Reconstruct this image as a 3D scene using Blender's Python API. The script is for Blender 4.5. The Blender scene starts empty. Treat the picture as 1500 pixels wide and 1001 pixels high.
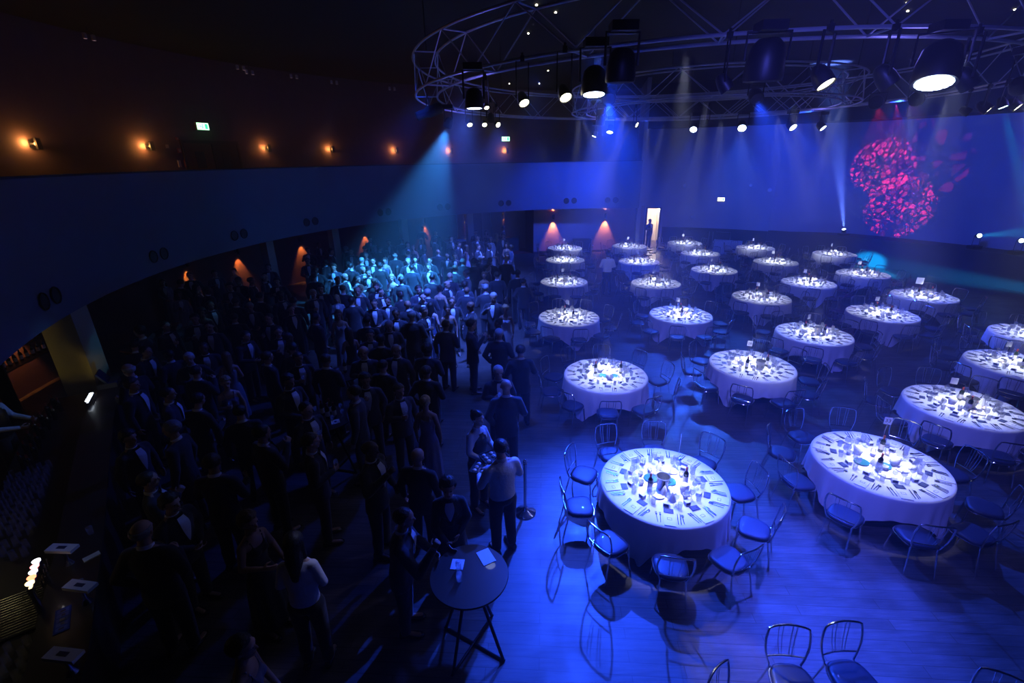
import bpy, bmesh, math, random
from mathutils import Vector, Matrix, Euler
R = math.radians
sc = bpy.context.scene
col = sc.collection
rnd = random.Random(7)

# ------------------------------------------------------------------ mesh helper
class MB:
    def __init__(s): s.v=[]; s.f=[]; s.m=[]; s.flat=[]
    def add(s, vs, fs, m=0, M=None):
        b=len(s.v)
        s.v += [tuple(M@Vector(p)) for p in vs] if M is not None else [tuple(p) for p in vs]
        s.f += [tuple(b+i for i in f) for f in fs]; s.m += [m]*len(fs); return s
    def box(s, x0,x1,y0,y1,z0,z1, m=0, M=None):
        v=[(x0,y0,z0),(x1,y0,z0),(x1,y1,z0),(x0,y1,z0),(x0,y0,z1),(x1,y0,z1),(x1,y1,z1),(x0,y1,z1)]
        return s.add(v,[(3,2,1,0),(4,5,6,7),(0,1,5,4),(1,2,6,5),(2,3,7,6),(3,0,4,7)],m,M)
    def tube(s, pts, r, n=8, m=0, closed=False, M=None, flat=1.0):
        pts=[Vector(p) for p in pts]; N=len(pts)
        rs=r if isinstance(r,(list,tuple)) else [r]*N
        vs=[]; up=None
        for i,p in enumerate(pts):
            if closed: t=(pts[(i+1)%N]-pts[i-1])
            else: t=pts[min(i+1,N-1)]-pts[max(i-1,0)]
            t.normalize()
            if up is None:
                up=Vector((0,0,1)) if abs(t.z)<.9 else Vector((0,1,0))
            a=t.cross(up)
            if a.length<1e-4: a=t.cross(Vector((1,0,0)))
            a.normalize(); b=a.cross(t).normalized(); up=b
            for k in range(n):
                an=2*math.pi*k/n
                vs.append(p+a*math.cos(an)*rs[i]+b*math.sin(an)*rs[i]*flat)
        fs=[]
        for i in range(N if closed else N-1):
            j=(i+1)%N
            for k in range(n):
                l=(k+1)%n
                fs.append((i*n+k,i*n+l,j*n+l,j*n+k))
        if not closed:
            fs.append(tuple(range(n-1,-1,-1))); fs.append(tuple((N-1)*n+k for k in range(n)))
        return s.add(vs,fs,m,M)
    def lathe(s, prof, n=16, c=(0,0,0), m=0, M=None, cap=True):
        vs=[]
        for r,z in prof:
            for k in range(n):
                a=2*math.pi*k/n; vs.append((c[0]+r*math.cos(a),c[1]+r*math.sin(a),c[2]+z))
        fs=[]
        for i in range(len(prof)-1):
            for k in range(n):
                l=(k+1)%n; fs.append((i*n+k,i*n+l,(i+1)*n+l,(i+1)*n+k))
        if cap:
            if prof[0][0]>1e-6: fs.append(tuple(range(n-1,-1,-1)))
            if prof[-1][0]>1e-6: fs.append(tuple((len(prof)-1)*n+k for k in range(n)))
        return s.add(vs,fs,m,M)
    def ell(s, c, r, nu=14, nv=9, m=0, M=None):
        vs=[(c[0],c[1],c[2]-r[2])]; fs=[]
        for i in range(1,nv):
            ph=-math.pi/2+math.pi*i/nv
            for k in range(nu):
                a=2*math.pi*k/nu
                vs.append((c[0]+r[0]*math.cos(ph)*math.cos(a),c[1]+r[1]*math.cos(ph)*math.sin(a),c[2]+r[2]*math.sin(ph)))
        vs.append((c[0],c[1],c[2]+r[2])); L=len(vs)-1
        for k in range(nu):
            l=(k+1)%nu
            fs.append((0,1+l,1+k)); fs.append((L,L-nu+k,L-nu+l))
            for i in range(nv-2):
                fs.append((1+i*nu+k,1+i*nu+l,1+(i+1)*nu+l,1+(i+1)*nu+k))
        return s.add(vs,fs,m,M)
    def cap(s, a, b, ra, rb, m=0, n=12, fl=1.0):
        """tapered limb with round ends"""
        a=Vector(a); b=Vector(b); d=(b-a); L=d.length or 1e-4; t=d/L
        pts=[];rs=[]
        for k in range(4):
            th=math.pi/2*k/4+.08; pts.append(a-t*ra*math.cos(th)); rs.append(ra*math.sin(th))
        for k in range(5):
            q=k/4; pts.append(a+d*q); rs.append(ra+(rb-ra)*q)
        for k in range(1,5):
            th=math.pi/2*k/4-.08 if k==4 else math.pi/2*k/4; pts.append(b+t*rb*math.sin(th)); rs.append(rb*math.cos(th))
        return s.tube(pts,rs,n,m,flat=fl)
    def loft(s, rings, m=0, cap=True, M=None):
        n=len(rings[0]); vs=[p for r in rings for p in r]; fs=[]
        for i in range(len(rings)-1):
            for k in range(n):
                l=(k+1)%n; fs.append((i*n+k,i*n+l,(i+1)*n+l,(i+1)*n+k))
        if cap: fs.append(tuple(range(n-1,-1,-1))); fs.append(tuple((len(rings)-1)*n+k for k in range(n)))
        return s.add(vs,fs,m,M)
    def mesh(s, name, mats, smooth=True, ang=40):
        me=bpy.data.meshes.new(name); me.from_pydata(s.v,[],s.f)
        for k in mats: me.materials.append(k)
        if len(mats)>1: me.polygons.foreach_set('material_index', s.m)
        if smooth:
            me.polygons.foreach_set('use_smooth',[True]*len(s.f)); me.update()
            try: me.set_sharp_from_angle(angle=R(ang))
            except Exception: pass
        me.update(); return me

def obj(name, me, parent=None, loc=(0,0,0), rot=(0,0,0), scale=None, color=None):
    o=bpy.data.objects.new(name, me); col.objects.link(o)
    o.location=loc; o.rotation_euler=rot
    if scale: o.scale=scale
    if parent: o.parent=parent
    if color: o.color=color
    return o
def tag(o, label=None, cat=None, group=None, kind=None):
    if label: o['label']=label
    if cat: o['category']=cat
    if group: o['group']=group
    if kind: o['kind']=kind
    return o
def thing(name, label, cat, loc=(0,0,0), rz=0, group=None):
    o=bpy.data.objects.new(name,None); col.objects.link(o); o.empty_display_size=.1
    o.location=loc; o.rotation_euler=(0,0,rz)
    return tag(o,label,cat,group)
def structure(name, mb, mats, label=None):
    o=obj(name, mb.mesh(name, mats)); tag(o,label,None,None,'structure'); return o
def copy_tree(o, parent=None):
    c=o.copy(); col.objects.link(c); c.parent=parent
    for ch in KIDS.get(o.name,()): copy_tree(ch,c)
    return c
KIDS={}
def cache_kids(root):
    KIDS[root.name]=list(root.children)
    for ch in root.children: cache_kids(ch)

# ------------------------------------------------------------------ materials
def mat(name, base=(.5,.5,.5), rough=.5, metal=0., emit=None, es=0., spec=.5, coat=0., noise=None, bump=None, objcol=False, sheen=0.):
    m=bpy.data.materials.new(name); m.use_nodes=True; nt=m.node_tree; p=nt.nodes['Principled BSDF']
    p.inputs['Base Color'].default_value=(*base,1); p.inputs['Roughness'].default_value=rough; p.inputs['Metallic'].default_value=metal
    p.inputs['Specular IOR Level'].default_value=spec
    if coat: p.inputs['Coat Weight'].default_value=coat
    if sheen: p.inputs['Sheen Weight'].default_value=sheen
    if emit: p.inputs['Emission Color'].default_value=(*emit,1); p.inputs['Emission Strength'].default_value=es
    if objcol:
        oi=nt.nodes.new('ShaderNodeObjectInfo'); nt.links.new(oi.outputs['Color'],p.inputs['Base Color'])
    if noise or bump:
        tc=nt.nodes.new('ShaderNodeTexCoord'); nz=nt.nodes.new('ShaderNodeTexNoise')
        nz.inputs['Scale'].default_value=(noise or bump)[0]; nz.inputs['Detail'].default_value=4
        nt.links.new(tc.outputs['Object'],nz.inputs['Vector'])
        if noise:
            mx=nt.nodes.new('ShaderNodeMix'); mx.data_type='RGBA'
            mx.inputs[6].default_value=(*[c*(1-noise[1]) for c in base],1); mx.inputs[7].default_value=(*[min(1,c*(1+noise[1])) for c in base],1)
            nt.links.new(nz.outputs['Fac'],mx.inputs[0]); nt.links.new(mx.outputs[2],p.inputs['Base Color'])
        if bump:
            b=nt.nodes.new('ShaderNodeBump'); b.inputs['Strength'].default_value=bump[1]; b.inputs['Distance'].default_value=bump[2]
            nt.links.new(nz.outputs['Fac'],b.inputs['Height']); nt.links.new(b.outputs['Normal'],p.inputs['Normal'])
    return m
def glass_mat(name, tint=(1,1,1), body=.22, gloss=.16):
    m=bpy.data.materials.new(name); m.use_nodes=True; nt=m.node_tree; nt.nodes.clear()
    out=nt.nodes.new('ShaderNodeOutputMaterial'); tr=nt.nodes.new('ShaderNodeBsdfTransparent'); gl=nt.nodes.new('ShaderNodeBsdfGlossy')
    df=nt.nodes.new('ShaderNodeBsdfTranslucent'); m1=nt.nodes.new('ShaderNodeMixShader'); m2=nt.nodes.new('ShaderNodeMixShader')
    fr=nt.nodes.new('ShaderNodeLayerWeight'); fr.inputs['Blend'].default_value=.35
    mm=nt.nodes.new('ShaderNodeMath'); mm.operation='MULTIPLY_ADD'; mm.inputs[1].default_value=.28; mm.inputs[2].default_value=gloss*.3
    tr.inputs['Color'].default_value=(*tint,1); gl.inputs['Roughness'].default_value=.06; df.inputs['Color'].default_value=(.85,.87,.9,1)
    nt.links.new(fr.outputs['Facing'],mm.inputs[0])
    m1.inputs[0].default_value=body; nt.links.new(tr.outputs[0],m1.inputs[1]); nt.links.new(df.outputs[0],m1.inputs[2])
    nt.links.new(mm.outputs[0],m2.inputs[0]); nt.links.new(m1.outputs[0],m2.inputs[1]); nt.links.new(gl.outputs[0],m2.inputs[2])
    nt.links.new(m2.outputs[0],out.inputs['Surface']); return m
def emis(name, c, s):
    m=bpy.data.materials.new(name); m.use_nodes=True; nt=m.node_tree; nt.nodes.clear()
    out=nt.nodes.new('ShaderNodeOutputMaterial'); e=nt.nodes.new('ShaderNodeEmission'); e.inputs[0].default_value=(*c,1); e.inputs[1].default_value=s
    nt.links.new(e.outputs[0],out.inputs[0]); return m

def plank_mat():
    m=bpy.data.materials.new('dark_plank_floor'); m.use_nodes=True; nt=m.node_tree; p=nt.nodes['Principled BSDF']; L=nt.links.new
    tc=nt.nodes.new('ShaderNodeTexCoord'); mp=nt.nodes.new('ShaderNodeMapping'); mp.inputs['Rotation'].default_value=(0,0,R(4))
    L(tc.outputs['Object'],mp.inputs['Vector'])
    br=nt.nodes.new('ShaderNodeTexBrick'); br.offset=.37; br.inputs['Scale'].default_value=1.0
    br.inputs['Brick Width'].default_value=1.6; br.inputs['Row Height'].default_value=.14; br.inputs['Mortar Size'].default_value=.004
    br.inputs['Color1'].default_value=(.10,.082,.076,1); br.inputs['Color2'].default_value=(.135,.113,.106,1); br.inputs['Mortar'].default_value=(.045,.035,.03,1)
    L(mp.outputs[0],br.inputs['Vector'])
    mp2=nt.nodes.new('ShaderNodeMapping'); mp2.inputs['Scale'].default_value=(.8,9,1); L(tc.outputs['Object'],mp2.inputs['Vector'])
    nz=nt.nodes.new('ShaderNodeTexNoise'); nz.inputs['Scale'].default_value=3.; nz.inputs['Detail'].default_value=6; nz.inputs['Roughness'].default_value=.65; L(mp2.outputs[0],nz.inputs['Vector'])
    nz2=nt.nodes.new('ShaderNodeTexNoise'); nz2.inputs['Scale'].default_value=2.3; nz2.inputs['Detail'].default_value=7; L(tc.outputs['Object'],nz2.inputs['Vector'])
    rp=nt.nodes.new('ShaderNodeMapRange'); rp.inputs[1].default_value=.3; rp.inputs[2].default_value=.7; rp.inputs[3].default_value=.62; rp.inputs[4].default_value=1.3; L(nz.outputs['Fac'],rp.inputs[0])
    rp2=nt.nodes.new('ShaderNodeMapRange'); rp2.inputs[1].default_value=.35; rp2.inputs[2].default_value=.7; rp2.inputs[3].default_value=.8; rp2.inputs[4].default_value=1.2; L(nz2.outputs['Fac'],rp2.inputs[0])
    mu=nt.nodes.new('ShaderNodeMath'); mu.operation='MULTIPLY'; L(rp.outputs[0],mu.inputs[0]); L(rp2.outputs[0],mu.inputs[1])
    sx=nt.nodes.new('ShaderNodeVectorMath'); sx.operation='SCALE'; L(br.outputs['Color'],sx.inputs[0]); L(mu.outputs[0],sx.inputs['Scale'])
    L(sx.outputs[0],p.inputs['Base Color'])
    ro=nt.nodes.new('ShaderNodeMapRange'); ro.inputs[1].default_value=.3; ro.inputs[2].default_value=.75; ro.inputs[3].default_value=.34; ro.inputs[4].default_value=.6; L(nz2.outputs['Fac'],ro.inputs[0]); L(ro.outputs[0],p.inputs['Roughness'])
    b=nt.nodes.new('ShaderNodeBump'); b.inputs['Strength'].default_value=.25; b.inputs['Distance'].default_value=.004; L(mu.outputs[0],b.inputs['Height']); L(b.outputs['Normal'],p.inputs['Normal'])
    return m
M={}
M['floor']=plank_mat()
M['fascia']=mat('balcony_front_paint',(.17,.19,.26),.75,noise=(1.4,.1))
M['wallup']=mat('dark_red_brown_plaster',(.17,.10,.10),.85,noise=(3,.2),bump=(60,.2,.004))
M['walllow']=mat('warm_grey_plaster',(.42,.33,.33),.8,noise=(2,.12))
M['wallback']=mat('stage_wall_paint',(.40,.42,.50),.85,noise=(.8,.12))
M['drape']=mat('dark_stage_front',(.05,.05,.06),.9)
M['ceil']=mat('black_ceiling',(.012,.012,.014),.9)
M['dark']=mat('dark_wood_panel',(.05,.03,.025),.5)
M['column']=mat('painted_column',(.5,.46,.36),.7,noise=(30,.15))
M['cloth']=mat('white_tablecloth',(.78,.78,.80),.8,bump=(40,.12,.004),sheen=.2)
M['chrome']=mat('polished_chrome',(.72,.73,.76),.14,1.)
M['seat']=mat('dark_blue_vinyl_seat',(.035,.04,.07),.5,coat=.08)
M['steel']=mat('brushed_steel',(.62,.63,.66),.25,1.)
M['cutlery']=mat('cutlery_steel',(.30,.31,.34),.25,1.)
M['glass']=glass_mat('clear_glass')
M['china']=mat('white_china',(.85,.85,.85),.25,coat=.4)
M['paper']=mat('white_card',(.82,.83,.85),.7)
M['navycard']=mat('navy_card',(.02,.03,.10),.45)
M['ink']=mat('dark_ink',(.03,.03,.04),.6)
M['bottle']=mat('dark_green_bottle_glass',(.006,.012,.008),.08,coat=.5)
M['label']=mat('cream_bottle_label',(.75,.72,.66),.6)
M['capred']=mat('dark_red_foil',(.22,.03,.03),.35,.4)
M['teal']=mat('teal_dish',(.015,.11,.15),.3,coat=.4)
M['black']=mat('black_metal',(.015,.015,.017),.45,.3)
M['truss']=mat('aluminium_truss',(.62,.62,.66),.45,.5)
M['flame']=emis('candle_flame',(1,.55,.2),12.)
M['wax']=mat('candle_wax',(.9,.88,.8),.5)
M['suit']=mat('wool_suit_cloth',(.02,.02,.03),.8,objcol=True,sheen=.25,bump=(7,.55,.03))
M['skin']=mat('skin',(.5,.3,.22),.5,objcol=True)
M['hair']=mat('hair',(.02,.02,.02),.5,objcol=True,bump=(55,.7,.012))
M['shirt']=mat('white_shirt_cotton',(.75,.76,.8),.75,bump=(9,.6,.03))
M['bow']=mat('black_silk',(.008,.008,.01),.35)
M['shoe']=mat('black_leather_shoe',(.012,.012,.014),.2,coat=.5)
M['eye']=mat('eye_dark',(.02,.015,.012),.2)
M['lip']=mat('lip_tone',(.35,.13,.11),.5)
M['tabletop']=mat('dark_round_tabletop',(.045,.028,.02),.35,coat=.3)
M['doorwood']=mat('brown_door_wood',(.16,.055,.03),.5)
M['exitw']=emis('lit_exit_panel_white',(.45,1.,.55),3.2)
M['exitg']=emis('lit_exit_panel_green',(.03,.9,.22),3.)
M['exitbox']=mat('exit_sign_case',(.2,.2,.2),.5)
M['lenswarm']=emis('warm_white_lens',(1.,.93,.62),14.)
M['lensblue']=emis('blue_white_lens',(.55,.68,1.),14.)
M['lenscyan']=emis('cyan_white_lens',(.6,.95,1.),14.)
M['star']=emis('ceiling_pin_light',(1.,.9,.65),9.)
M['bulb']=emis('amber_bulb',(1.,.42,.10),14.)
M['warmroom']=mat('cream_corridor_wall',(.75,.68,.55),.8)
M['redfloor']=mat('red_carpet',(.35,.05,.04),.9)
PIN=2400; WASH=2600; HAZE=.0095; SCP=16; LOP=80; TABLE_FILL=110; TRUSS_FILL=9
DIMP=emis('dim_pink_lens',(.8,.45,.5),.35)
PEOPLE=[(-8.98,20.86,'S',-90),(-9.22,22.51,'S',-20),(-8.39,22.83,'S',-90),(-7.93,18.23,'S',-80),(-7.19,18.04,'S',180),(-7.57,19.77,'S',0),(-7.42,21.23,'G',150),(-6.73,19.86,'S',-100),(-6.45,16.91,'S',-90),(-6.09,17.48,'S',170),(-5.83,16.92,'S',90),(-7.06,23.75,'S',-60),(-6.34,22.06,'S',-90),(-6.56,21.16,'S',80),(-5.98,19.34,'G',-80),(-5.77,18.01,'G',90),(-5.21,17.64,'S',-90),(-5.3,16.57,'G',-60),(-4.83,15.69,'S',-95),(-4.47,14.94,'S',100),(-7.0,16.61,'B',-80),(-6.59,15.41,'S',90),(-5.59,15.47,'G',0),(-5.59,14.77,'B',-40),(-5.08,15.12,'S',0),(-5.14,13.91,'S',80),(-5.75,13.78,'S',-90),(-5.73,13.14,'G',-60),(-5.13,13.29,'W',-70),(-4.52,13.42,'B',-80),(-4.43,12.53,'S',90),(-4.76,14.4,'W',60),(-5.8,22.59,'S',-90),(-5.19,22.54,'B',90),(-4.78,21.92,'S',-80),(-5.78,20.75,'S',90),(-5.26,19.89,'S',-90),(-4.73,19.15,'G',95),(-5.03,18.61,'W',-90),(-4.77,16.88,'S',90),(-4.35,19.81,'S',180),(-3.87,17.54,'G',-85),(-4.15,16.89,'W',90),(-3.6,15.02,'S',95),(-4.12,13.96,'S',-90),(-3.86,13.4,'S',-30),(-3.46,12.68,'S',-90),(-3.25,13.3,'W',100),(-4.02,15.49,'W',-100),(-4.94,26.43,'S',60),(-3.97,25.3,'S',-90),(-4.31,22.94,'W',-90),(-4.41,21.42,'W',-90),(-3.73,20.08,'S',180),(-3.78,18.45,'S',-80),(-3.11,20.03,'B',100),(-3.69,23.0,'S',30),(-2.63,19.23,'S',-90),(-2.25,18.74,'S',-80),(-2.38,21.69,'S',-30),(-2.94,23.56,'S',-40),(-1.98,21.05,'W',180),(-1.61,23.43,'S',-90),(-1.88,25.83,'S',-60),(-1.32,26.09,'W',-90),(-0.98,23.67,'W',-90),(-0.4,26.75,'S',180),(-0.37,23.97,'S',-90),(-0.18,21.97,'W',-100),(-0.73,24.78,'W',90),(-1.43,20.54,'S',-30),(-0.97,21.02,'S',-30),(-1.2,18.25,'G',90),(-1.82,17.6,'G',90),(-1.35,17.18,'S',90),(-0.86,16.81,'S',0),(-0.78,17.42,'S',-90),(-0.19,17.63,'G',80),(-0.14,19.29,'W',-90),(0.03,21.04,'W',180),(-3.14,18.13,'S',-90),(-2.95,16.63,'S',-100),(-3.57,16.67,'S',90),(-2.0,15.06,'B',60),(-2.03,14.44,'B',-20),(-1.45,14.21,'S',80),(-1.34,13.6,'B',90),(-0.74,13.44,'G',100),(-0.47,15.3,'S',90),(0.39,14.6,'S',90),(-2.18,13.84,'W',80),(-2.44,13.23,'G',90),(-2.8,13.73,'S',-60),(-2.46,12.61,'S',-90),(-1.66,12.51,'S',-60),(-0.49,12.45,'G',-100),(-0.93,15.88,'W',-90),(-1.48,15.4,'S',180),(-1.96,16.13,'S',60),(-2.59,14.85,'S',90),(-6.61,13.0,'S',-30),(-6.11,12.65,'S',90),(-5.91,12.03,'S',-40),(-4.8,10.91,'S',60),(-4.42,11.4,'W',-60),(-3.77,10.18,'W',120),(-2.97,8.66,'G',-80),(-3.59,8.27,'S',70),(-3.51,10.77,'S',90),(-3.18,9.85,'S',-90),(-2.81,9.35,'S',90),(-2.88,10.4,'G',-60),(-2.9,11.22,'S',-80),(-2.33,8.7,'G',-100),(-2.45,8.09,'S',70),(-5.39,10.18,'S',-60),(-4.99,9.7,'W',30),(-4.24,8.53,'S',-60),(-6.01,11.05,'S',-90),(-3.68,12.09,'S',-90),(-4.62,9.16,'S',120),(-2.79,12.08,'B',90),(-2.25,11.42,'S',-20),(-2.43,10.82,'G',90),(-1.05,11.75,'B',180),(-1.54,10.3,'S',80),(-0.93,10.14,'S',10),(-0.16,11.92,'W',-90),(-0.31,10.7,'W',200),(-0.28,9.63,'G',90),(0.17,8.64,'S',90),(-0.26,7.74,'G',-90),(-1.71,8.71,'S',70),(-1.58,7.79,'S',95),(-2.17,12.06,'W',80),(-1.67,11.7,'W',-90),(-11.06,15.91,'S',-60),(-10.7,14.75,'S',70),(-11.75,15.5,'W',-60),(-10.57,16.5,'S',-60),(-10.27,17.18,'W',-90),(-8.94,15.09,'S',-80),(-8.35,14.75,'S',10),(-8.24,15.36,'G',0),(-8.97,17.18,'S',-70),(-7.68,15.08,'S',-80),(-7.23,13.04,'S',60),(-8.82,14.36,'S',-90),(-9.26,13.91,'S',60),(-10.01,13.69,'W',-60),(-9.86,14.32,'W',30),(-8.25,12.35,'S',-30),(-7.78,12.75,'S',90),(-7.04,11.32,'S',100),(-7.12,12.28,'G',-60),(-8.3,10.62,'S',-20),(-7.77,10.94,'S',-50),(-8.11,11.75,'W',-60),(-7.12,10.44,'S',-60),(-6.11,9.93,'S',-20),(-8.43,10.02,'S',180),(-7.05,8.89,'S',150),(-6.47,8.65,'G',-60),(-6.56,9.27,'S',-70),(-5.9,8.91,'W',120),(-7.67,8.95,'S',0),(-8.18,9.45,'S',120),(-7.06,7.9,'G',180),(-6.68,7.41,'S',0),(-5.81,7.01,'S',20),(-5.24,6.78,'S',70),(-5.94,8.01,'S',80),(-4.87,5.8,'G',200),(-5.55,5.81,'S',0),(-1.89,5.22,'B',0),(-1.28,5.23,'B',80),(-1.43,6.76,'W',80),(-0.11,7.01,'B',90),(-4.52,4.78,'S',40),(-5.16,7.6,'W',-60),(-4.88,8.59,'S',60),(-3.95,7.4,'S',-30),(-4.28,6.45,'S',120),(-3.52,5.65,'S',60),(-2.59,6.84,'S',180),(-1.94,7.12,'S',-60),(-2.77,5.46,'S',30),(-3.84,4.99,'S',90),(-2.61,7.49,'S',-60),(-3.23,6.43,'S',-30),(-4.02,4.4,'S',0)]
# ------------------------------------------------------------------ camera, world, volume
cam=bpy.data.cameras.new('camera'); co=bpy.data.objects.new('camera',cam); col.objects.link(co)
cam.sensor_fit='HORIZONTAL'; cam.sensor_width=36; cam.lens=685.47/1500*36; cam.clip_start=.05; cam.clip_end=200
co.matrix_world=Matrix.Translation((0,0,5.26))@Matrix.Rotation(R(90-21.289),4,'X')@Matrix.Rotation(R(-.8797),4,'Z')
sc.camera=co
w=bpy.data.worlds.new('world'); sc.world=w; w.use_nodes=True
w.node_tree.nodes['Background'].inputs[0].default_value=(.05,.08,.3,1); w.node_tree.nodes['Background'].inputs[1].default_value=.0
sc.view_settings.view_transform='Standard'; sc.view_settings.look='None'; sc.view_settings.gamma=1; sc.view_settings.exposure=0; sc.view_settings.use_curve_mapping=False
sc.cycles.max_bounces=5; sc.cycles.diffuse_bounces=2; sc.cycles.glossy_bounces=3; sc.cycles.transmission_bounces=3; sc.cycles.transparent_max_bounces=12; sc.cycles.volume_bounces=0
sc.cycles.sample_clamp_indirect=4; sc.cycles.caustics_reflective=False; sc.cycles.caustics_refractive=False
sc.cycles.use_denoising=True; sc.cycles.use_light_tree=True
try: sc.cycles.denoiser='OPENIMAGEDENOISE'
except Exception: pass

CX,CY,RF=4.65,13.1,13.8          # the round hall
def P(r,a,z=0.): return (CX+r*math.cos(R(a)),CY+r*math.sin(R(a)),z)
def arc_wall(mb, r0,r1,a0,a1,z0,z1,n=48,m=0):
    rings=[]
    for i in range(n+1):
        a=a0+(a1-a0)*i/n
        rings.append([P(r0,a,z0),P(r1,a,z0),P(r1,a,z1),P(r0,a,z1)])
    mb.loft(rings,m); return mb
# floor
f=MB(); f.lathe([(0.001,0),(24,0)],96,(CX,CY,0),cap=False); fo=structure('floor',f,[M['floor']])
c=MB(); c.lathe([(24,9.0),(0.001,9.0)],64,(CX,CY,0),cap=False); structure('ceiling',c,[M['ceil']])
# balcony: front, slab; upper and lower walls (left side of the hall)
b=MB(); arc_wall(b,RF,RF+.22,79.7,214,2.65,5.07,96); structure('wall_balcony_front',b,[M['fascia']])
b=MB(); arc_wall(b,RF-.03,RF+.26,79.7,214,5.07,5.11,96); structure('trim_1',b,[M['drape']])
b=MB(); arc_wall(b,RF+.22,17.8,79.7,214,2.65,3.9,72); structure('floor_balcony',b,[M['dark']])
b=MB(); arc_wall(b,17.8,18.0,79.5,225,0,9,72,0); structure('wall_left',b,[M['wallup']])
b=MB(); arc_wall(b,16.9,17.05,112,222,0,2.65,60); structure('wall_lobby_left',b,[M['wallup']])
# lit lobby wall straight section
q=MB(); a0,a1=78.0,102.6
arc_wall(q,15.05,15.25,a0,a1,0,2.65,20); structure('wall_lobby_back',q,[M['walllow']])
b=MB(); arc_wall(b,15.0,15.05,a0,a1,0,.12,20); structure('baseboard_lobby',b,[M['drape']])
b=MB(); arc_wall(b,16.9,17.05,98,112.2,0,2.65,12); structure('wall_lobby_rear',b,[M['walllow']])
b=MB(); b.box(15.05,16.9,-.08,.08,0,2.65,M=Matrix.Translation((CX,CY,0))@Matrix.Rotation(R(102.4),4,'Z')); structure('wall_lobby_return',b,[M['wallup']])
# end wall of the balcony (where the blue stage wall starts)
b=MB(); b.box(RF,18,-.1,.1,0,9,M=Matrix.Translation((CX,CY,0))@Matrix.Rotation(R(79.6),4,'Z')); structure('wall_balcony_end',b,[M['wallback']])
# back wall right with the doorway (angles of the doorway measured from the hall centre)
dl,dr=77.3,74.5
b=MB(); arc_wall(b,16.6,16.8,79.7,dl,0,9,4); arc_wall(b,16.6,16.8,dr,54,0,9,24); arc_wall(b,16.6,16.8,dl,dr,2.42,9,4)
structure('wall_back',b,[M['wallback']])
# corridor behind the doorway
b=MB(); arc_wall(b,16.8,17.0,dl+1.2,dl+.1,0,2.7,2); 
b.box(0,3.2,-.08,.0,0,2.7,M=Matrix.Translation(P(16.8,dl+.5))@Matrix.Rotation(R(dl-6),4,'Z'))
b.box(0,3.2,0,.08,0,2.7,M=Matrix.Translation(P(16.8,dr-.2))@Matrix.Rotation(R(dr+2),4,'Z'))
arc_wall(b,19.6,19.7,dl+1,dr-2,0,2.7,3); arc_wall(b,16.8,19.7,dl+1,dr-2,2.6,2.7,3)
structure('wall_corridor',b,[M['warmroom']])
d=MB(); 
for aa in (dl,dr):
    d.box(-.08,.1,-.05,.05,0,2.42,M=Matrix.Translation(P(16.62,aa))@Matrix.Rotation(R(aa),4,'Z'))
arc_wall(d,16.54,16.72,dl,dr,2.37,2.44,3)
structure('door_1',d,[M['dark']])
# black bulkhead closing off the top of the blue walls
b=MB(); arc_wall(b,16.1,16.3,79.7,-40,6.75,9,72); structure('wall_bulkhead',b,[M['ceil']])
b=MB(); arc_wall(b,16.3,18.4,79.7,-40,6.75,6.85,72); structure('ceiling_stage',b,[M['ceil']])
# raised stage at the right: front, deck, curved cyclorama
b=MB(); arc_wall(b,16.6,16.7,54,-32,0,1.35,48); structure('wall_stage_front',b,[M['drape']])
b=MB(); arc_wall(b,16.7,18.4,54,-32,0,1.3,48); structure('floor_stage',b,[M['drape']])
b=MB(); rg=[]
for i in range(65):
    a=54.2-94*i/64; r_=16.6+1.6*min(1,max(0,(54-a)/11))**1.0
    rg.append([P(r_,a,0),P(r_+.2,a,0),P(r_+.2,a,9),P(r_,a,9)])
b.loft(rg); structure('wall_right',b,[M['wallback']])
# dark skirting band on the back wall
b=MB(); arc_wall(b,16.54,16.6,dr-.6,54,0,1.3,16); structure('trim_2',b,[M['drape']])
# haze: thin stage smoke everywhere in the air of the hall
vs=w.node_tree.nodes.new('ShaderNodeVolumeScatter'); vs.inputs['Density'].default_value=HAZE; vs.inputs['Anisotropy'].default_value=.25; vs.inputs['Color'].default_value=(.9,.92,1,1)
w.node_tree.links.new(vs.outputs[0],w.node_tree.nodes['World Output'].inputs['Volume'])

# ------------------------------------------------------------------ lights
def spot(name, loc, tgt, power, c, ang, blend=.5, rad=.06, par=None):
    l=bpy.data.lights.new(name,'SPOT'); l.energy=power; l.color=c; l.spot_size=R(ang); l.spot_blend=blend; l.shadow_soft_size=rad
    o=bpy.data.objects.new(name,l); col.objects.link(o); o.location=loc
    d=Vector(tgt)-Vector(loc); o.rotation_euler=d.to_track_quat('-Z','Y').to_euler()
    if par: o.parent=par; o.location=Vector(loc)-par.location
    return o
def point(name, loc, power, c, rad=.05):
    l=bpy.data.lights.new(name,'POINT'); l.energy=power; l.color=c; l.shadow_soft_size=rad
    o=bpy.data.objects.new(name,l); col.objects.link(o); o.location=loc; return o
BL=(.014,.066,1.); BV=(.06,.11,1.); CYN=(.0,.55,1.)
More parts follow.
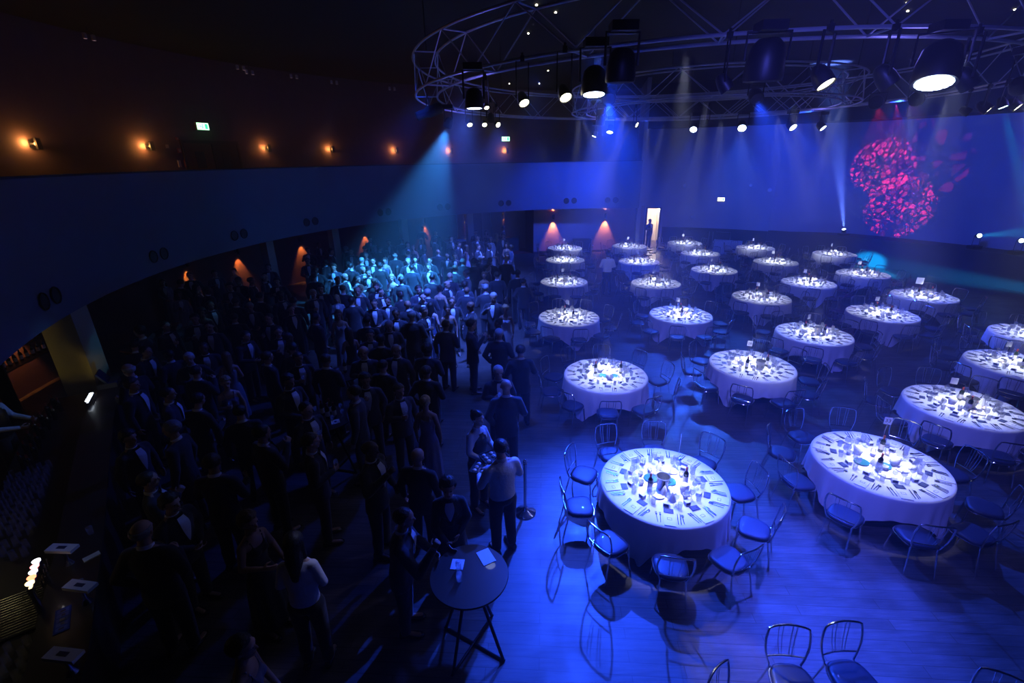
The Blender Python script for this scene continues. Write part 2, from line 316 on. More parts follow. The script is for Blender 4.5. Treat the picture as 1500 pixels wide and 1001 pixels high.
# ------------------------------------------------------------------ tables
TAB=[ # key, x, y, phrase, column
('A1',2.22,5.70,'the front table with the ice bucket'),
('A2',2.08,9.47,'the second table beside the crowd'),
('A3',1.75,13.60,'the third table beside the crowd'),
('A4',2.08,18.03,'the fourth table beside the crowd'),
('A5',2.60,22.27,'the fifth table beside the crowd'),
('A6',2.94,25.45,'the last table beside the crowd'),
('B3',5.19,13.66,'the table level with the third crowd-side one'),
('B4',5.58,17.58,'the table right of the white-shirted waiter'),
('B5',5.97,21.64,'the table short of the doorway'),
('B6',6.50,25.72,'the table just left of the doorway'),
('C2',5.54,9.86,'the table with the upright number 28'),
('C3',8.54,15.40,'the middle row table with two bottles'),
('C4',8.66,19.64,'the third row table fourth back'),
('C5',9.49,23.35,'the third row table fifth back'),
('C6',9.78,26.43,'the table just right of the doorway'),
('D3',8.17,11.84,'the table behind number 28'),
('D4',11.27,17.27,'the fourth row table fourth back'),
('D5',12.04,21.07,'the fourth row table fifth back'),
('D6',12.87,24.64,'the table under the exit sign'),
('E1',5.73,6.12,'the big right-hand table numbered 33'),
('E3',11.22,13.45,'the fifth row table third back'),
('E4',14.25,18.56,'the fifth row table fourth back'),
('E5',15.78,22.71,'the table before the stage uplight'),
('F2',8.60,7.84,'the second right-hand table'),
('F3',11.48,9.66,'the third right-hand table'),
('F4',14.00,15.28,'the table with the big blank card'),
('G3',13.81,11.48,'the table at the far right edge'),
]
OFF={'A1':6,'E1':3,'A2':10,'C2':22}
HOURS=['three','two','one','twelve','eleven','nine','eight','seven','six','five']  # by 36 degree steps from due right, anticlockwise
def hour(a):
    h=(90-a)/30.0; h=round(h)%12
    return ['twelve','one','two','three','four','five','six','seven','eight','nine','ten','eleven'][h]
def uniq_hours(off,n=10):
    used=set(); out=[]
    for k in range(n):
        a=off+360/n*k; h=round(((90-a)/30.0))%12
        if h in used:
            h=(h+11)%12 if (h+11)%12 not in used else (h+1)%12
        used.add(h); out.append(['twelve','one','two','three','four','five','six','seven','eight','nine','ten','eleven'][h])
    return out
# cloth: square cloth on a round table, folds at the hanging corners
def cloth_mesh(seed, half=1.27, Rt=.915, H=.745):
    r_=random.Random(seed); n=160; mb=MB(); rings=[]
    ph=[r_.uniform(0,6.28) for _ in range(4)]
    def ringpts(r,z,f=None):
        return [( r*math.cos(2*math.pi*k/n), r*math.sin(2*math.pi*k/n), z) for k in range(n)]
    rings.append(ringpts(.02,H)); rings.append(ringpts(.4,H)); rings.append(ringpts(Rt-.03,H)); rings.append(ringpts(Rt,H-.008)); rings.append(ringpts(Rt+.008,H-.03))
    steps=12
    for s_ in range(1,steps+1):
        t=s_/steps; pts=[]
        for k in range(n):
            a=2*math.pi*k/n
            edge=half/max(abs(math.cos(a)),abs(math.sin(a)))
            drop=min(edge-Rt, .735+.12*max(0,edge-Rt-.75)); 
            corner=max(0,(edge-half)/(half*.414))
            wob=math.sin(a*22+ph[0]+1.3*math.sin(a*5+ph[3]))*.5+math.sin(a*13+ph[1])*.3+math.sin(a*31+ph[2])*.2
            amp=(.022+.05*corner)*t**1.2
            r=Rt+.01+amp*wob*1.3+.02*t+ .05*corner*t
            # corner folds collapse inwards into two cones
            loc=((a-math.pi/4)%(math.pi/2)); loc=min(loc,math.pi/2-loc)
            r-= .09*math.exp(-(loc/.10)**2)*t*corner
            z=H-.03-(min(drop,.73)-.03)*t
            z=max(z,.012)
            pts.append((r*math.cos(a),r*math.sin(a),z))
        rings.append(pts)
    mb.loft(rings,0,cap=False); mb.f.append(tuple(range(n-1,-1,-1))[::-1]); mb.m.append(0)
    return mb.mesh('tablecloth',[M['cloth']],ang=80)
CL=[cloth_mesh(i) for i in range(4)]
tt=MB(); tt.lathe([(.0,.715),(.90,.715),(.905,.722),(.905,.735),(.90,.74),(.0,.74)],48,cap=False); TTM=tt.mesh('tabletop',[M['dark']])
tl=MB(); tl.tube([(.55,0,.0),(.5,0,.715)],.016,8); TLM=tl.mesh('leg',[M['black']])

# chair facing +X (towards table), origin on floor under the seat centre
def rr(pts): return pts
def seat_mesh():
    mb=MB(); n=40; rings=[]
    def outline(s,z,sy=1.):
        o=[]
        for k in range(n):
            a=2*math.pi*k/n; ca,sa=math.cos(a),math.sin(a)
            e=3.2; r=1/((abs(ca)**e+abs(sa)**e)**(1/e))
            x=.20*r*ca*s; y=.205*r*sa*s
            y*=1+.10*(x/.2)     # wider to the front
            o.append((x,y,z))
        return o
    for s,z in ((.85,.425),(.97,.43),(1.,.442),(1.,.458),(.95,.472),(.8,.480),(.5,.484),(.1,.484)): rings.append(outline(s,z))
    mb.loft(rings,0); me=mb.mesh('seat',[M['seat']],ang=60); return me
def seat_rim():
    mb=MB(); n=40; pts=[]
    for k in range(n):
        a=2*math.pi*k/n; ca,sa=math.cos(a),math.sin(a); r=1/((abs(ca)**3.2+abs(sa)**3.2)**(1/3.2))
        x=.203*r*ca; y=.208*r*sa*(1+.10*(x/.2)); pts.append((x,y,.428))
    mb.tube(pts,.011,6,closed=True); return mb.mesh('seat_rim',[M['chrome']])
def hoop_pts():
    # back plane leans back (towards -X); sides bulge outwards then come in to the top rail
    p=[]
    prof=[(.155,.44),(.178,.50),(.200,.58),(.212,.66),(.212,.74),(.203,.81),(.190,.862)]
    for y,z in prof: p.append((-.20-(z-.44)*.16,y,z))
    top=[(-.268-.03*math.cos(t*math.pi/2)*1.0+ -.0, .190*t, .872+.010*(1-t*t)) for t in (.8,.4,0,-.4,-.8)]
    q=[(-.2-(z-.44)*.16,-y,z) for y,z in reversed(prof)]
    return p+top+q
def bow_x(z): return -.20-(z-.44)*.16
def backframe():
    mb=MB(); mb.tube(hoop_pts(),.0115,8); return mb.mesh('back_frame',[M['chrome']])
def lowrail():
    mb=MB(); mb.tube([(bow_x(.53)-.02*(1-(t)**2),.186*t,.53) for t in (-1,-.6,-.2,.2,.6,1)],.008,6); return mb.mesh('cross_rail',[M['chrome']])
def wire(y0,y1):
    mb=MB(); mb.tube([(bow_x(.53)-.018,y0,.53),(bow_x(.63)-.035,(y0*.4+y1*.6),.64),(bow_x(.75)-.035,y1,.76),(bow_x(.87)-.025,y1*1.05,.878)],.0038,5); return mb.mesh('back_wire',[M['chrome']])
def leg_(x0,y0,x1,y1):
    mb=MB(); mb.tube([(x0,y0,.43),(x0+(x1-x0)*.5,y0+(y1-y0)*.4,.22),(x1,y1,.0)],[.0115,.0115,.010],8); return mb.mesh('leg',[M['chrome']])
CH={'seat':seat_mesh(),'seat_rim':seat_rim(),'back_frame':backframe(),'cross_rail':lowrail()}
WI=[wire(.035,.045),wire(.062,.085),wire(-.035,-.045),wire(-.062,-.085)]
LG=[leg_(.17,.17,.21,.20),leg_(.17,-.17,.21,-.20),leg_(-.185,.155,-.27,.185),leg_(-.185,-.155,-.27,-.185)]
def make_chair():
    t=thing('banquet_chair','x','chair')
    for k,me in CH.items(): obj(k,me,t)
    for me in WI: obj('back_wire',me,t)
    for me in LG: obj('leg',me,t)
    return t
def join_meshes(name, mes):
    vs=[];fs=[];mi=[];mats=[]
    for me in mes:
        b=len(vs); vs+=[tuple(v.co) for v in me.vertices]; 
        for mt in me.materials:
            if mt not in mats: mats.append(mt)
        for p in me.polygons:
            fs.append(tuple(b+i for i in p.vertices)); mi.append(mats.index(me.materials[p.material_index]))
    me=bpy.data.meshes.new(name); me.from_pydata(vs,[],fs)
    for mt in mats: me.materials.append(mt)
    me.polygons.foreach_set('material_index',mi); me.polygons.foreach_set('use_smooth',[True]*len(fs)); me.update()
    try: me.set_sharp_from_angle(angle=R(50))
    except Exception: pass
    return me
CHFAR=[CH['seat'],join_meshes('chair_frame',[CH['seat_rim'],CH['back_frame'],CH['cross_rail']]+WI+LG)]
chair0=make_chair(); cache_kids(chair0); first=[True]
def place_chair(x,y,a,label,group,near=True):
    if near:
        o=chair0 if first[0] else copy_tree(chair0); first[0]=False
    else:
        o=thing('banquet_chair','x','chair'); obj('seat',CHFAR[0],o); obj('chair_frame',CHFAR[1],o)
    o.location=(x,y,0); o.rotation_euler=(0,0,a); tag(o,label,'chair',group); return o

# tableware
def glass_wine(h,rb,rs=.03):
    mb=MB(); mb.lathe([(rs,0),(rs,.003),(.004,.008),(.004,h*.48),(rb*.6,h*.53),(rb,h*.68),(rb*.95,h*.85),(rb*.82,h),(rb*.79,h),(rb*.9,h*.85),(rb*.95,h*.68),(.001,h*.52)],14,cap=False); return mb.mesh('wine_glass',[M['glass']])
GW=glass_wine(.20,.04); GF=glass_wine(.165,.034); 
g=MB(); g.lathe([(.028,0),(.034,.10),(.032,.10),(.027,.006),(.001,.006)],14); GT=g.mesh('tumbler',[M['glass']])
def knife_():
    mb=MB(); mb.box(-.10,-.01,-.0045,.0045,0,.005); mb.add([(-.01,-.007,.001),(.09,-.009,.001),(.115,-.001,.001),(-.01,.007,.001),(-.01,-.007,.003),(.09,-.009,.003),(.115,-.001,.003),(-.01,.007,.003)],[(3,2,1,0),(4,5,6,7),(0,1,5,4),(1,2,6,5),(2,3,7,6),(3,0,4,7)]); return mb.mesh('table_knife',[M['cutlery']])
def fork_():
    mb=MB(); mb.box(-.10,.04,-.004,.004,0,.004); mb.box(.04,.06,-.011,.011,0,.004)
    for y in (-.0095,-.0035,.0025,.0085): mb.box(.06,.10,y,y+.0025,0,.004)
    return mb.mesh('dinner_fork',[M['cutlery']])
def spoon_():
    mb=MB(); mb.box(-.09,.03,-.004,.004,0,.004); mb.ell((.055,0,.004),(.032,.019,.004),12,6); return mb.mesh('dessert_spoon',[M['cutlery']])
KN,FK,SP=knife_(),fork_(),spoon_()
def menu_():
    mb=MB(); mb.box(-.105,.105,-.075,.075,0,.004); mb.box(-.104,.104,-.074,.074,.004,.007)
    mb.box(-.045,.0,-.03,.03,.007,.0076,1); mb.box(-.040,-.005,-.025,.025,.0076,.0079,0); return mb.mesh('menu_booklet',[M['paper'],M['navycard']])
def card_():
    mb=MB(); mb.box(-.045,.045,-.065,.065,0,.004)
    for i in range(4):
        mb.box(-.03+.016*i,-.024+.016*i,-.045,.045-.01*(i%3),.004,.0045,1)
    return mb.mesh('navy_place_card',[M['navycard'],mat('faded_print',(.16,.2,.36),.6)])
def tent_():
    mb=MB(); mb.box(-.03,.03,-.04,.04,0,.052); mb.box(-.031,-.0295,-.03,.03,.01,.044,1); mb.box(.0295,.031,-.03,.03,.01,.044,1); return mb.mesh('favour_box',[M['paper'],M['navycard']])
MN,CD,TN=menu_(),card_(),tent_()
def bottle_parts():
    mb=MB(); mb.lathe([(.0,0.006),(.030,0),(.0365,.006),(.0365,.19),(.034,.205),(.018,.232),(.0145,.245),(.0145,.295),(.0,.295)],18,cap=False)
    lb=MB(); lb.lathe([(.0372,.055),(.0372,.15)],18,cap=False); fo_=MB(); fo_.lathe([(.0158,.242),(.0158,.299),(.001,.300)],14,cap=False)
    return mb.mesh('wine_bottle',[M['bottle']]),lb.mesh('label',[M['label']]),fo_.mesh('foil',[M['capred']])
BO=bottle_parts()
b_=MB(); b_.lathe([(.06,0),(.075,.01),(.095,.20),(.10,.205),(.10,.212),(.092,.212),(.070,.015),(.001,.012)],28,cap=False); BK=b_.mesh('ice_bucket',[M['steel']])
hn=MB()
for s_ in (1,-1): hn.tube([(.088*s_,-.02,.15),(.115*s_,-.02,.155),(.118*s_,.02,.155),(.09*s_,.02,.15)],.005,6)
HN=hn.mesh('handle',[M['steel']])
c_=MB(); c_.lathe([(.03,0),(.036,.004),(.036,.07),(.033,.07),(.031,.012),(.001,.012)],14,cap=False); CU=c_.mesh('candle_holder',[M['glass']])
c_=MB(); c_.lathe([(.0,.012),(.024,.012),(.024,.04),(.0,.04)],12,cap=False); WX=c_.mesh('candle',[M['wax']])
c_=MB(); c_.ell((0,0,.055),(.005,.005,.013),8,6); FL=c_.mesh('flame',[M['flame']])
p_=MB(); p_.lathe([(.0,.004),(.05,.0),(.085,.014),(.086,.017),(.05,.005),(.0,.008)],24,cap=False); PL=p_.mesh('side_plate',[M['china']])
p_=MB(); p_.lathe([(.0,.004),(.06,.0),(.105,.014),(.106,.018),(.06,.006),(.0,.008)],28,cap=False); PT=p_.mesh('serving_dish',[M['teal']])
p_=MB(); p_.lathe([(.022,0),(.026,.004),(.040,.045),(.042,.062),(.039,.062),(.024,.008),(.001,.008)],18,cap=False); p_.tube([(.038,0,.05),(.062,0,.048),(.06,0,.022),(.034,0,.02)],.004,6); CP=p_.mesh('coffee_cup',[M['china']])
p_=MB(); p_.lathe([(.0,.0),(.045,.0),(.065,.05),(.07,.10),(.05,.14),(.0,.15)],18,cap=False); p_.tube([(.065,0,.11),(.10,0,.10),(.09,0,.05),(.055,0,.04)],.006,6); JG=p_.mesh('cream_jug',[M['china']])
# folded white napkins standing as points
p_=MB(); p_.lathe([(.06,0),(.05,.05),(.02,.12),(.002,.15)],8,cap=False); NP=p_.mesh('folded_napkin',[M['cloth']])
def num_font(txt):
    cu=bpy.data.curves.new('num','FONT'); cu.body=txt; cu.size=.085; cu.align_x='CENTER'; cu.align_y='CENTER'; cu.extrude=.0006
    o=bpy.data.objects.new('num',cu); col.objects.link(o); dg=bpy.context.evaluated_depsgraph_get(); dg.update()
    me=bpy.data.meshes.new_from_object(o.evaluated_get(dg)); bpy.data.objects.remove(o); me.materials.clear(); me.materials.append(M['ink']); me.name='printed_number'; return me
st=MB(); st.lathe([(.05,0),(.05,.006),(.006,.012)],16); st.tube([(0,0,.008),(0,0,.33)],.0035,6); STM=st.mesh('stand',[M['chrome']])
cd=MB(); cd.box(-.055,.055,-.0015,.0015,.31,.44); CDM=cd.mesh('number_card',[M['paper']])
bcd=MB(); bcd.box(-.10,.10,-.0015,.0015,.33,.55); BCM=bcd.mesh('number_card',[M['paper']])
NUM={'C2':num_font('28'),'E1':num_font('33')}

NEAR=['A1','E1','F2','A2','C2','F3','D3','B3','E3','A3']
MIDK=NEAR+['C3']        # cutlery as objects: 11 tables
class StuffGlass(MB): pass
stg=MB(); stc=MB()
def inst(mb,me,loc,rz,m=0):
    MM=Matrix.Translation(loc)@Matrix.Rotation(rz,4,'Z')
    mb.add([v.co for v in me.vertices],[tuple(p.vertices) for p in me.polygons],m,MM)
ZT=.749
CENT={'A1':dict(bottles=[(1.96,5.53),(2.52,5.66)],bucket=(2.16,5.58),dish=[(2.06,5.80),(2.30,5.72)],sign=(2.63,6.28,70)),
      'E1':dict(bottles=[(5.56,5.92),(5.95,6.40)],bucket=None,dish=[(5.45,6.12),(5.72,6.02)],sign=(6.22,6.72,-22)),
      'C2':dict(bottles=[(5.32,9.66),(5.82,9.76)],bucket=(5.60,9.62),dish=[],sign=(5.62,10.25,-20)),
      'A2':dict(bottles=[(1.86,9.52),(2.42,9.50)],bucket=None,dish=[(2.0,9.38),(2.25,9.36)],sign=(2.25,9.9,75))}
SPOTS=[]
for ti,(key,tx,ty,ph) in enumerate(TAB):
    r_=random.Random(ti*17+3)
    off=OFF.get(key, r_.uniform(0,36)); near=key in NEAR; vnear=ty<17
    t=thing('round_table','round dining table under the white cloth of '+ph,'table',(tx,ty,0),R(off),'round dining tables')
    obj('tabletop',TTM,t)
    for k in range(4): obj('leg',TLM,t,rot=(0,0,R(45+90*k)))
    ca={'A1':-38,'A2':-42,'C2':-50,'E1':-60}.get(key, r_.uniform(0,90))
    cl=obj('tablecloth',CL[ti%4],None,(tx,ty,0),(0,0,R(ca-45)))
    tag(cl,'white floor-length cloth draped over '+ph,'tablecloth','white cloths on the round tables')
    hrs=uniq_hours(off)
    for k in range(10):
        a=R(off+36*k); jr=r_.uniform(-.03,.05); rad=1.24+jr; yaw=a+math.pi+R(r_.uniform(-9,9))
        if key=='E1' : rad+=.02
        cx_,cy_=tx+rad*math.cos(a),ty+rad*math.sin(a)
        place_chair(cx_,cy_,yaw,'chrome wire-back chair at %s o\'clock of %s'%(hrs[k],ph),'chrome chairs around the round tables',vnear)
        # setting
        e=Vector((math.cos(a),math.sin(a),0)); s=Vector((-math.sin(a),math.cos(a),0)); c0=Vector((tx,ty,ZT))
        h_=hrs[k]
        jit=lambda m:r_.uniform(-m,m)
        o=obj('menu_booklet',MN,None,c0+e*.79+s*jit(.01),(0,0,a+R(jit(3)))); tag(o,'white menu booklet laid at %s o\'clock on %s'%(h_,ph),'menu','white menus')
        o=obj('place_card',CD,None,c0+e*.605+s*(.02+jit(.015)),(0,0,a+R(jit(8)))); tag(o,'navy printed card at %s o\'clock on %s'%(h_,ph),'card','navy cards')
        if near:
            o=obj('favour_box',TN,None,c0+e*.50+s*(-.03+jit(.03)),(0,0,a+R(jit(25)))); tag(o,'small navy-fronted favour box at %s o\'clock on %s'%(h_,ph),'box','favour boxes')
        cut=[(KN,'table_knife',.115,.75,'outer knife'),(KN,'table_knife',.150,.745,'inner knife'),(FK,'dinner_fork',-.115,.75,'inner fork'),(FK,'dinner_fork',-.150,.745,'outer fork'),(SP,'dessert_spoon',.178,.74,'spoon')]
        for me,nm,ds,dr_,lb in cut:
            p=c0+e*dr_+s*(ds+jit(.006)); rz=a+math.pi+R(jit(4))
            if key in MIDK:
                o=obj(nm,me,None,p,(0,0,rz)); tag(o,'steel %s laid at %s o\'clock on %s'%(lb,h_,ph),{'table_knife':'knife','dinner_fork':'fork','dessert_spoon':'spoon'}[nm],nm.replace('_',' ')+'s on the tables')
            else: inst(stc,me,p,rz)
        for me,nm,de,ds,lb in ((GW,'wine_glass',.47,.10,'tall wine glass'),(GF,'wine_glass',.43,.02,'small wine glass'),(GT,'tumbler',.52,.15,'water tumbler')):
            p=c0+e*(de+jit(.02))+s*(ds+jit(.02))
            if near:
                o=obj(nm,me,None,p); tag(o,'%s at %s o\'clock on %s'%(lb,h_,ph),'glass','glasses on the tables')
            else: inst(stg,me,p,0)
    cc=CENT.get(key)
    if not cc:
        q=R(r_.uniform(0,180)); cc=dict(bottles=[(tx+.26*math.cos(q),ty+.2*math.sin(q)),(tx-.26*math.cos(q),ty-.2*math.sin(q))],bucket=(tx+.05,ty-.08) if ti%2 else None,dish=[],sign=(tx-.02,ty+.30,-35 if key=='F4' else r_.choice([-10,-30,-45,25])))
    taken=[Vector(p[:2]) for p in cc['bottles']+cc['dish']+([cc['bucket']] if cc['bucket'] else [])+[cc['sign']]]
    for bi,(bx,by) in enumerate(cc['bottles']):
        o=obj('wine_bottle',BO[0],None,(bx,by,ZT)); obj('bottle_label',BO[1],o); obj('foil',BO[2],o)
        tag(o,'dark red wine bottle, %s one on %s'%(('first','second')[bi] if cc['bottles'][0][0]!=cc['bottles'][1][0] else 'a',ph),'bottle','wine bottles')
        o['label']='dark wine bottle, the %s of two on %s'%(('left','right')[int((bx>cc['bottles'][1-bi][0]))],ph)
    if cc['bucket']:
        o=thing('ice_bucket','steel wine bucket in the middle of '+ph,'bucket',(*cc['bucket'],ZT),r_.uniform(0,3)); obj('bucket',BK,o); obj('handle',HN,o)
    for di,(dx,dy) in enumerate(cc['dish']):
        o=obj('serving_dish',PT,None,(dx,dy,ZT)); tag(o,'round teal dish, the %s of two on %s'%(('left','right')[di],ph),'dish','teal dishes')
    sx_,sy_,sr=cc['sign']
    o=thing('table_number',('white card numbered %s on a thin stand on '%{'C2':'twenty-eight','E1':'thirty-three'}[key] if key in NUM else 'white number card on a thin stand on ')+ph,'table sign',(sx_,sy_,ZT),R(sr))
    obj('stand',STM,o); cdo=obj('number_card',BCM if key=='F4' else CDM,o)
    if key in NUM:
        obj('printed_number',NUM[key],cdo,(0,-.0028,.375),(R(90),0,0)); obj('printed_number',NUM[key],cdo,(0,.0028,.375),(R(90),0,R(180)))
    # centre clutter: candles, cups, jugs, plates, folded napkins
    def put(n,rmax,need):
        out=[]
        for _ in range(400):
            if len(out)>=n: break
            q=r_.uniform(0,6.28); d=math.sqrt(r_.random())*rmax; p=Vector((tx+d*math.cos(q),ty+d*math.sin(q)))
            if all((p-z).length>need+.035 for z in taken): taken.append(p); out.append(p)
        return out
    few=ty>20
    for i,p in enumerate(put(2 if few else 3,.34,.07)):
        o=thing('candle_holder','lit tealight in a glass, %s of three on %s'%(('first','second','third')[i],ph),'candle',(p.x,p.y,ZT),0,'candles on '+ph); obj('glass_cup',CU,o); w_=obj('candle',WX,o); obj('flame',FL,w_)
        o['label']='lit candle in a small glass on '+ph
    for i,p in enumerate(put(1 if few else 2,.32,.09)):
        o=obj('cream_jug',JG,None,(p.x,p.y,ZT),(0,0,r_.uniform(0,6))); tag(o,'white china jug among the glasses on '+ph,'jug','jugs on '+ph)
    for i,p in enumerate(put(1 if few else 3,.38,.09)):
        o=obj('side_plate',PL,None,(p.x,p.y,ZT)); tag(o,'small white plate in the centre of '+ph,'plate','plates on '+ph)
    for i,p in enumerate(put(2 if few else 4,.40,.055)):
        o=obj('coffee_cup',CP,None,(p.x,p.y,ZT),(0,0,r_.uniform(0,6))); tag(o,'white china cup in the centre of '+ph,'cup','cups on '+ph)
    for i,p in enumerate(put(2 if few else 3,.40,.06)):
        o=obj('folded_napkin',NP,None,(p.x,p.y,ZT),(0,0,r_.uniform(0,6))); tag(o,'peaked white napkin in the centre of '+ph,'napkin','napkins on '+ph)
    SPOTS.append((key,tx,ty))
o=obj('glassware',stg.mesh('glassware',[M['glass']])); tag(o,'clustered clear glasses on the seventeen farther tables','glassware','far glassware','stuff')
o=obj('cutlery',stc.mesh('cutlery',[M['cutlery']])); tag(o,'steel cutlery laid on the sixteen farther tables','cutlery','far cutlery','stuff')
# chairs of a table below the frame
for i,(x,y,a,lb) in enumerate([(2.70,3.02,-95,'chrome wire-back chair standing alone at the bottom edge, its back slightly turned'),(3.30,3.05,-86,'larger-looking chrome chair beside it at the bottom edge, below the number 33 table'),(2.0,2.66,-50,'chrome chair whose back corner just enters at the bottom'),(4.25,2.55,-125,'chrome chair cut by the bottom right border')]):
    place_chair(x,y,R(a),lb,'chrome chairs in front',True)
# ------------------------------------------------------------------ trusses
def ring_truss(label, cx,cy,r0,width,z0,z1,nseg):
    t=thing('circular_truss',label,'truss',(cx,cy,z0))
    def circ(r,z,rad=.025):
        mb=MB(); n=96; mb.tube([(r*math.cos(2*math.pi*k/n),r*math.sin(2*math.pi*k/n),z) for k in range(n)],rad,8,closed=True); return mb.mesh('chord',[M['truss']])
    h=z1-z0; r1=r0-width
    for r in (r0,r1):
        for z in (0,h): obj('chord',circ(r,z),t)
    s=2*math.pi/nseg
    def q(r,a,z): return (r*math.cos(a),r*math.sin(a),z)
    def seg(name,f):
        mb=MB(); f(mb); me=mb.mesh(name,[M['truss']])
        for k in range(nseg): obj(name,me,t,rot=(0,0,k*s))
    seg('outer_brace',lambda mb:(mb.tube([q(r0,0,h),q(r0,s*.5,0)],.0125,6),mb.tube([q(r0,s*.5,0),q(r0,s,h)],.0125,6)))
    seg('inner_brace',lambda mb:(mb.tube([q(r1,0,h),q(r1,s*.5,0)],.0125,6),mb.tube([q(r1,s*.5,0),q(r1,s,h)],.0125,6)))
    seg('lower_strut',lambda mb:mb.tube([q(r0,s*.5,0),q(r1,s*.5,0)],.016,6))
    seg('upper_strut',lambda mb:mb.tube([q(r0,0,h),q(r1,0,h)],.016,6))
    mb=MB(); 
    hang=MB(); hang.tube([(0,0,0),(0,0,9.0-z1)],.012,6); hm_=hang.mesh('chain',[M['black']])
    for k in range(6): obj('chain',hm_,t,(( r0-.25)*math.cos(k*1.047+.3),(r0-.25)*math.sin(k*1.047+.3),h))
    return t
TR=ring_truss('large outer aluminium lighting ring hanging over the tables',4.8,13.9,7.14,.52,6.72,7.5,22)
ring_truss('smaller inner aluminium lighting ring hanging behind the large one',6.65,17.7,4.45,.5,6.72,7.42,15)

# ------------------------------------------------------------------ stage lamps
def lens_mesh(r,mt,cells):
    mb=MB(); mb.lathe([(.001,.0),(r*.9,.0)],24,cap=False,m=0)
    if cells:
        for k in range(16):
            a=2*math.pi*k/16; mb.lathe([(.001,.004),(r*.15,.004)],8,(r*.86*math.cos(a),r*.86*math.sin(a),0),cap=False)
    mb.f=[tuple(reversed(f)) for f in mb.f]
    return mb.mesh('lens',[mt],False)
LMC={}
def lamp(kind,pos,tgt,mt,r,label,truss_z=6.72,power=0,c=(1,1,1),ang=20,blend=.6,group=None,up=False,off=False):
    pos=Vector(pos); d=(Vector(tgt)-pos).normalized(); q=d.to_track_quat('-Z','Y')
    piv=pos-d*r*1.1
    t=thing({'head':'moving_head_lamp','par':'par_lamp','floor':'floor_uplight'}[kind],label,'stage light',tuple(piv),0,group)
    L=MB(); kk=(kind,round(r,3),mt.name)
    if kk not in LMC:
        b=MB()
        if kind=='par': b.lathe([(r*1.0,-r*1.25),(r*1.06,-r*1.25),(r*1.06,-r*.2),(r*.8,r*.9),(r*.45,r*1.3),(.001,r*1.35)],20,cap=False); b.lathe([(r*.98,-r*1.25),(r*.92,-r*1.12)],20,cap=False)
        else: b.lathe([(r*.94,-r*1.1),(r*1.12,-r*1.16),(r*1.18,-r*.9),(r*1.12,0),(r*.95,r*.8),(r*.6,r*1.15),(.001,r*1.2)],28,cap=False)
        LMC[kk]=(b.mesh('lamp_body',[M['black']]),lens_mesh(r,mt,kind!='par'))
    bo,le=LMC[kk]
    hd=obj('lamp_body',bo,t); hd.rotation_euler=q.to_euler()
    l=obj('lens',le,hd,(0,0,-r*1.1))
    # yoke in the horizontal axis of the head
    ax=q@Vector((1,0,0)); ax=Vector((ax.x,ax.y,0)).normalized(); sgn=-1 if up else 1
    H=(truss_z-piv.z)*1.0 if not up else (piv.z-truss_z)
    y=MB(); w_=r*1.3; topz=min(.55,max(.2,abs(H)-.12))*sgn
    if abs(H)<.3: topz=r*1.6*sgn
    y.tube([ax*w_,ax*w_+Vector((0,0,topz)),-ax*w_+Vector((0,0,topz)),-ax*w_],.018 if r>.1 else .010,6)
    obj('yoke',y.mesh('yoke',[M['black']]),t)
    b=MB()
    if kind=='head' : b.box(-.15,.15,-.12,.12,topz,topz+.10); zz=topz+.10
    elif kind=='floor': b.box(-.2,.2,-.16,.16,-abs(H),topz+.02); zz=None
    else: b.box(-.03,.03,-.03,.03,topz,topz+.08); zz=topz+.08
    if zz is not None and truss_z-piv.z>zz: b.tube([(0,0,zz),(0,0,truss_z-piv.z)],.018,6)
    obj('base' if kind!='par' else 'clamp',b.mesh('base',[M['black']]),t)
    if power: spot('beam',tuple(pos+d*.03),tgt,power,c,ang,blend,r*.7,t)
    return t
LW,LBm,LC=M['lenswarm'],M['lensblue'],M['lenscyan']
PW=1.0
NB='stage lamps on the near arc'
lamp('head',(5.19,6.43,6.05),(3.9,4.6,0),LBm,.205,'big blue-white wash lamp glowing brightest on the near truss arc',power=4200,c=(.04,.07,1.),ang=32,blend=.9)
lamp('head',(1.15,7.05,6.05),(1.1,6.0,0),LBm,.15,'blue-white wash lamp pointing straight down beside the yellow lamp',power=1000,c=BV,ang=30,blend=.9)
lamp('par',(.80,7.30,6.05),(2.6,2.4,0),LW,.085,'glaring yellow-white par lamp nearest the straight-down wash lamp',power=900,c=(1,.9,.5),ang=9,blend=.6)
lamp('par',(.24,7.91,6.05),(2.4,3.4,0),LW,.080,'tilted yellow-white par lamp at the left end of the near arc',power=700,c=(1,.9,.5),ang=9,blend=.6)
lamp('par',(2.79,6.70,6.05),(7.0,5.6,0),LW,.085,'thin-looking yellow par lamp between two unlit heads',power=30,c=(1,.9,.5),ang=12)
lamp('par',(3.82,6.35,6.05),(6.4,2.6,0),LW,.105,'oval yellow par lamp left of the big wash lamp',power=800,c=(1,.9,.55),ang=8,blend=.6)
lamp('par',(4.65,6.43,6.05),(9.5,5.0,0),LW,.105,'narrow slanting yellow par lamp just left of the big wash lamp',power=30,c=(1,.9,.5),ang=12)
lamp('par',(5.85,6.67,6.05),(11.5,5.6,0),LW,.105,'slanting cream par lamp just right of the big wash lamp',power=30,c=(1,.9,.6),ang=12)
lamp('head',(-.56,8.60,6.05),(-.5,8.3,0),LBm,.13,'flat-looking pale blue wash lamp at the left of the truss',power=120,c=BV,ang=26,blend=.9)
lamp('head',(3.06,6.38,6.10),(3.1,6.8,0),M['drape'],.19,'large unlit moving head with round black shell, near arc')
lamp('head',(1.33,6.30,6.10),(1.3,6.7,0),M['drape'],.15,'unlit black moving head right of the straight-down wash lamp')
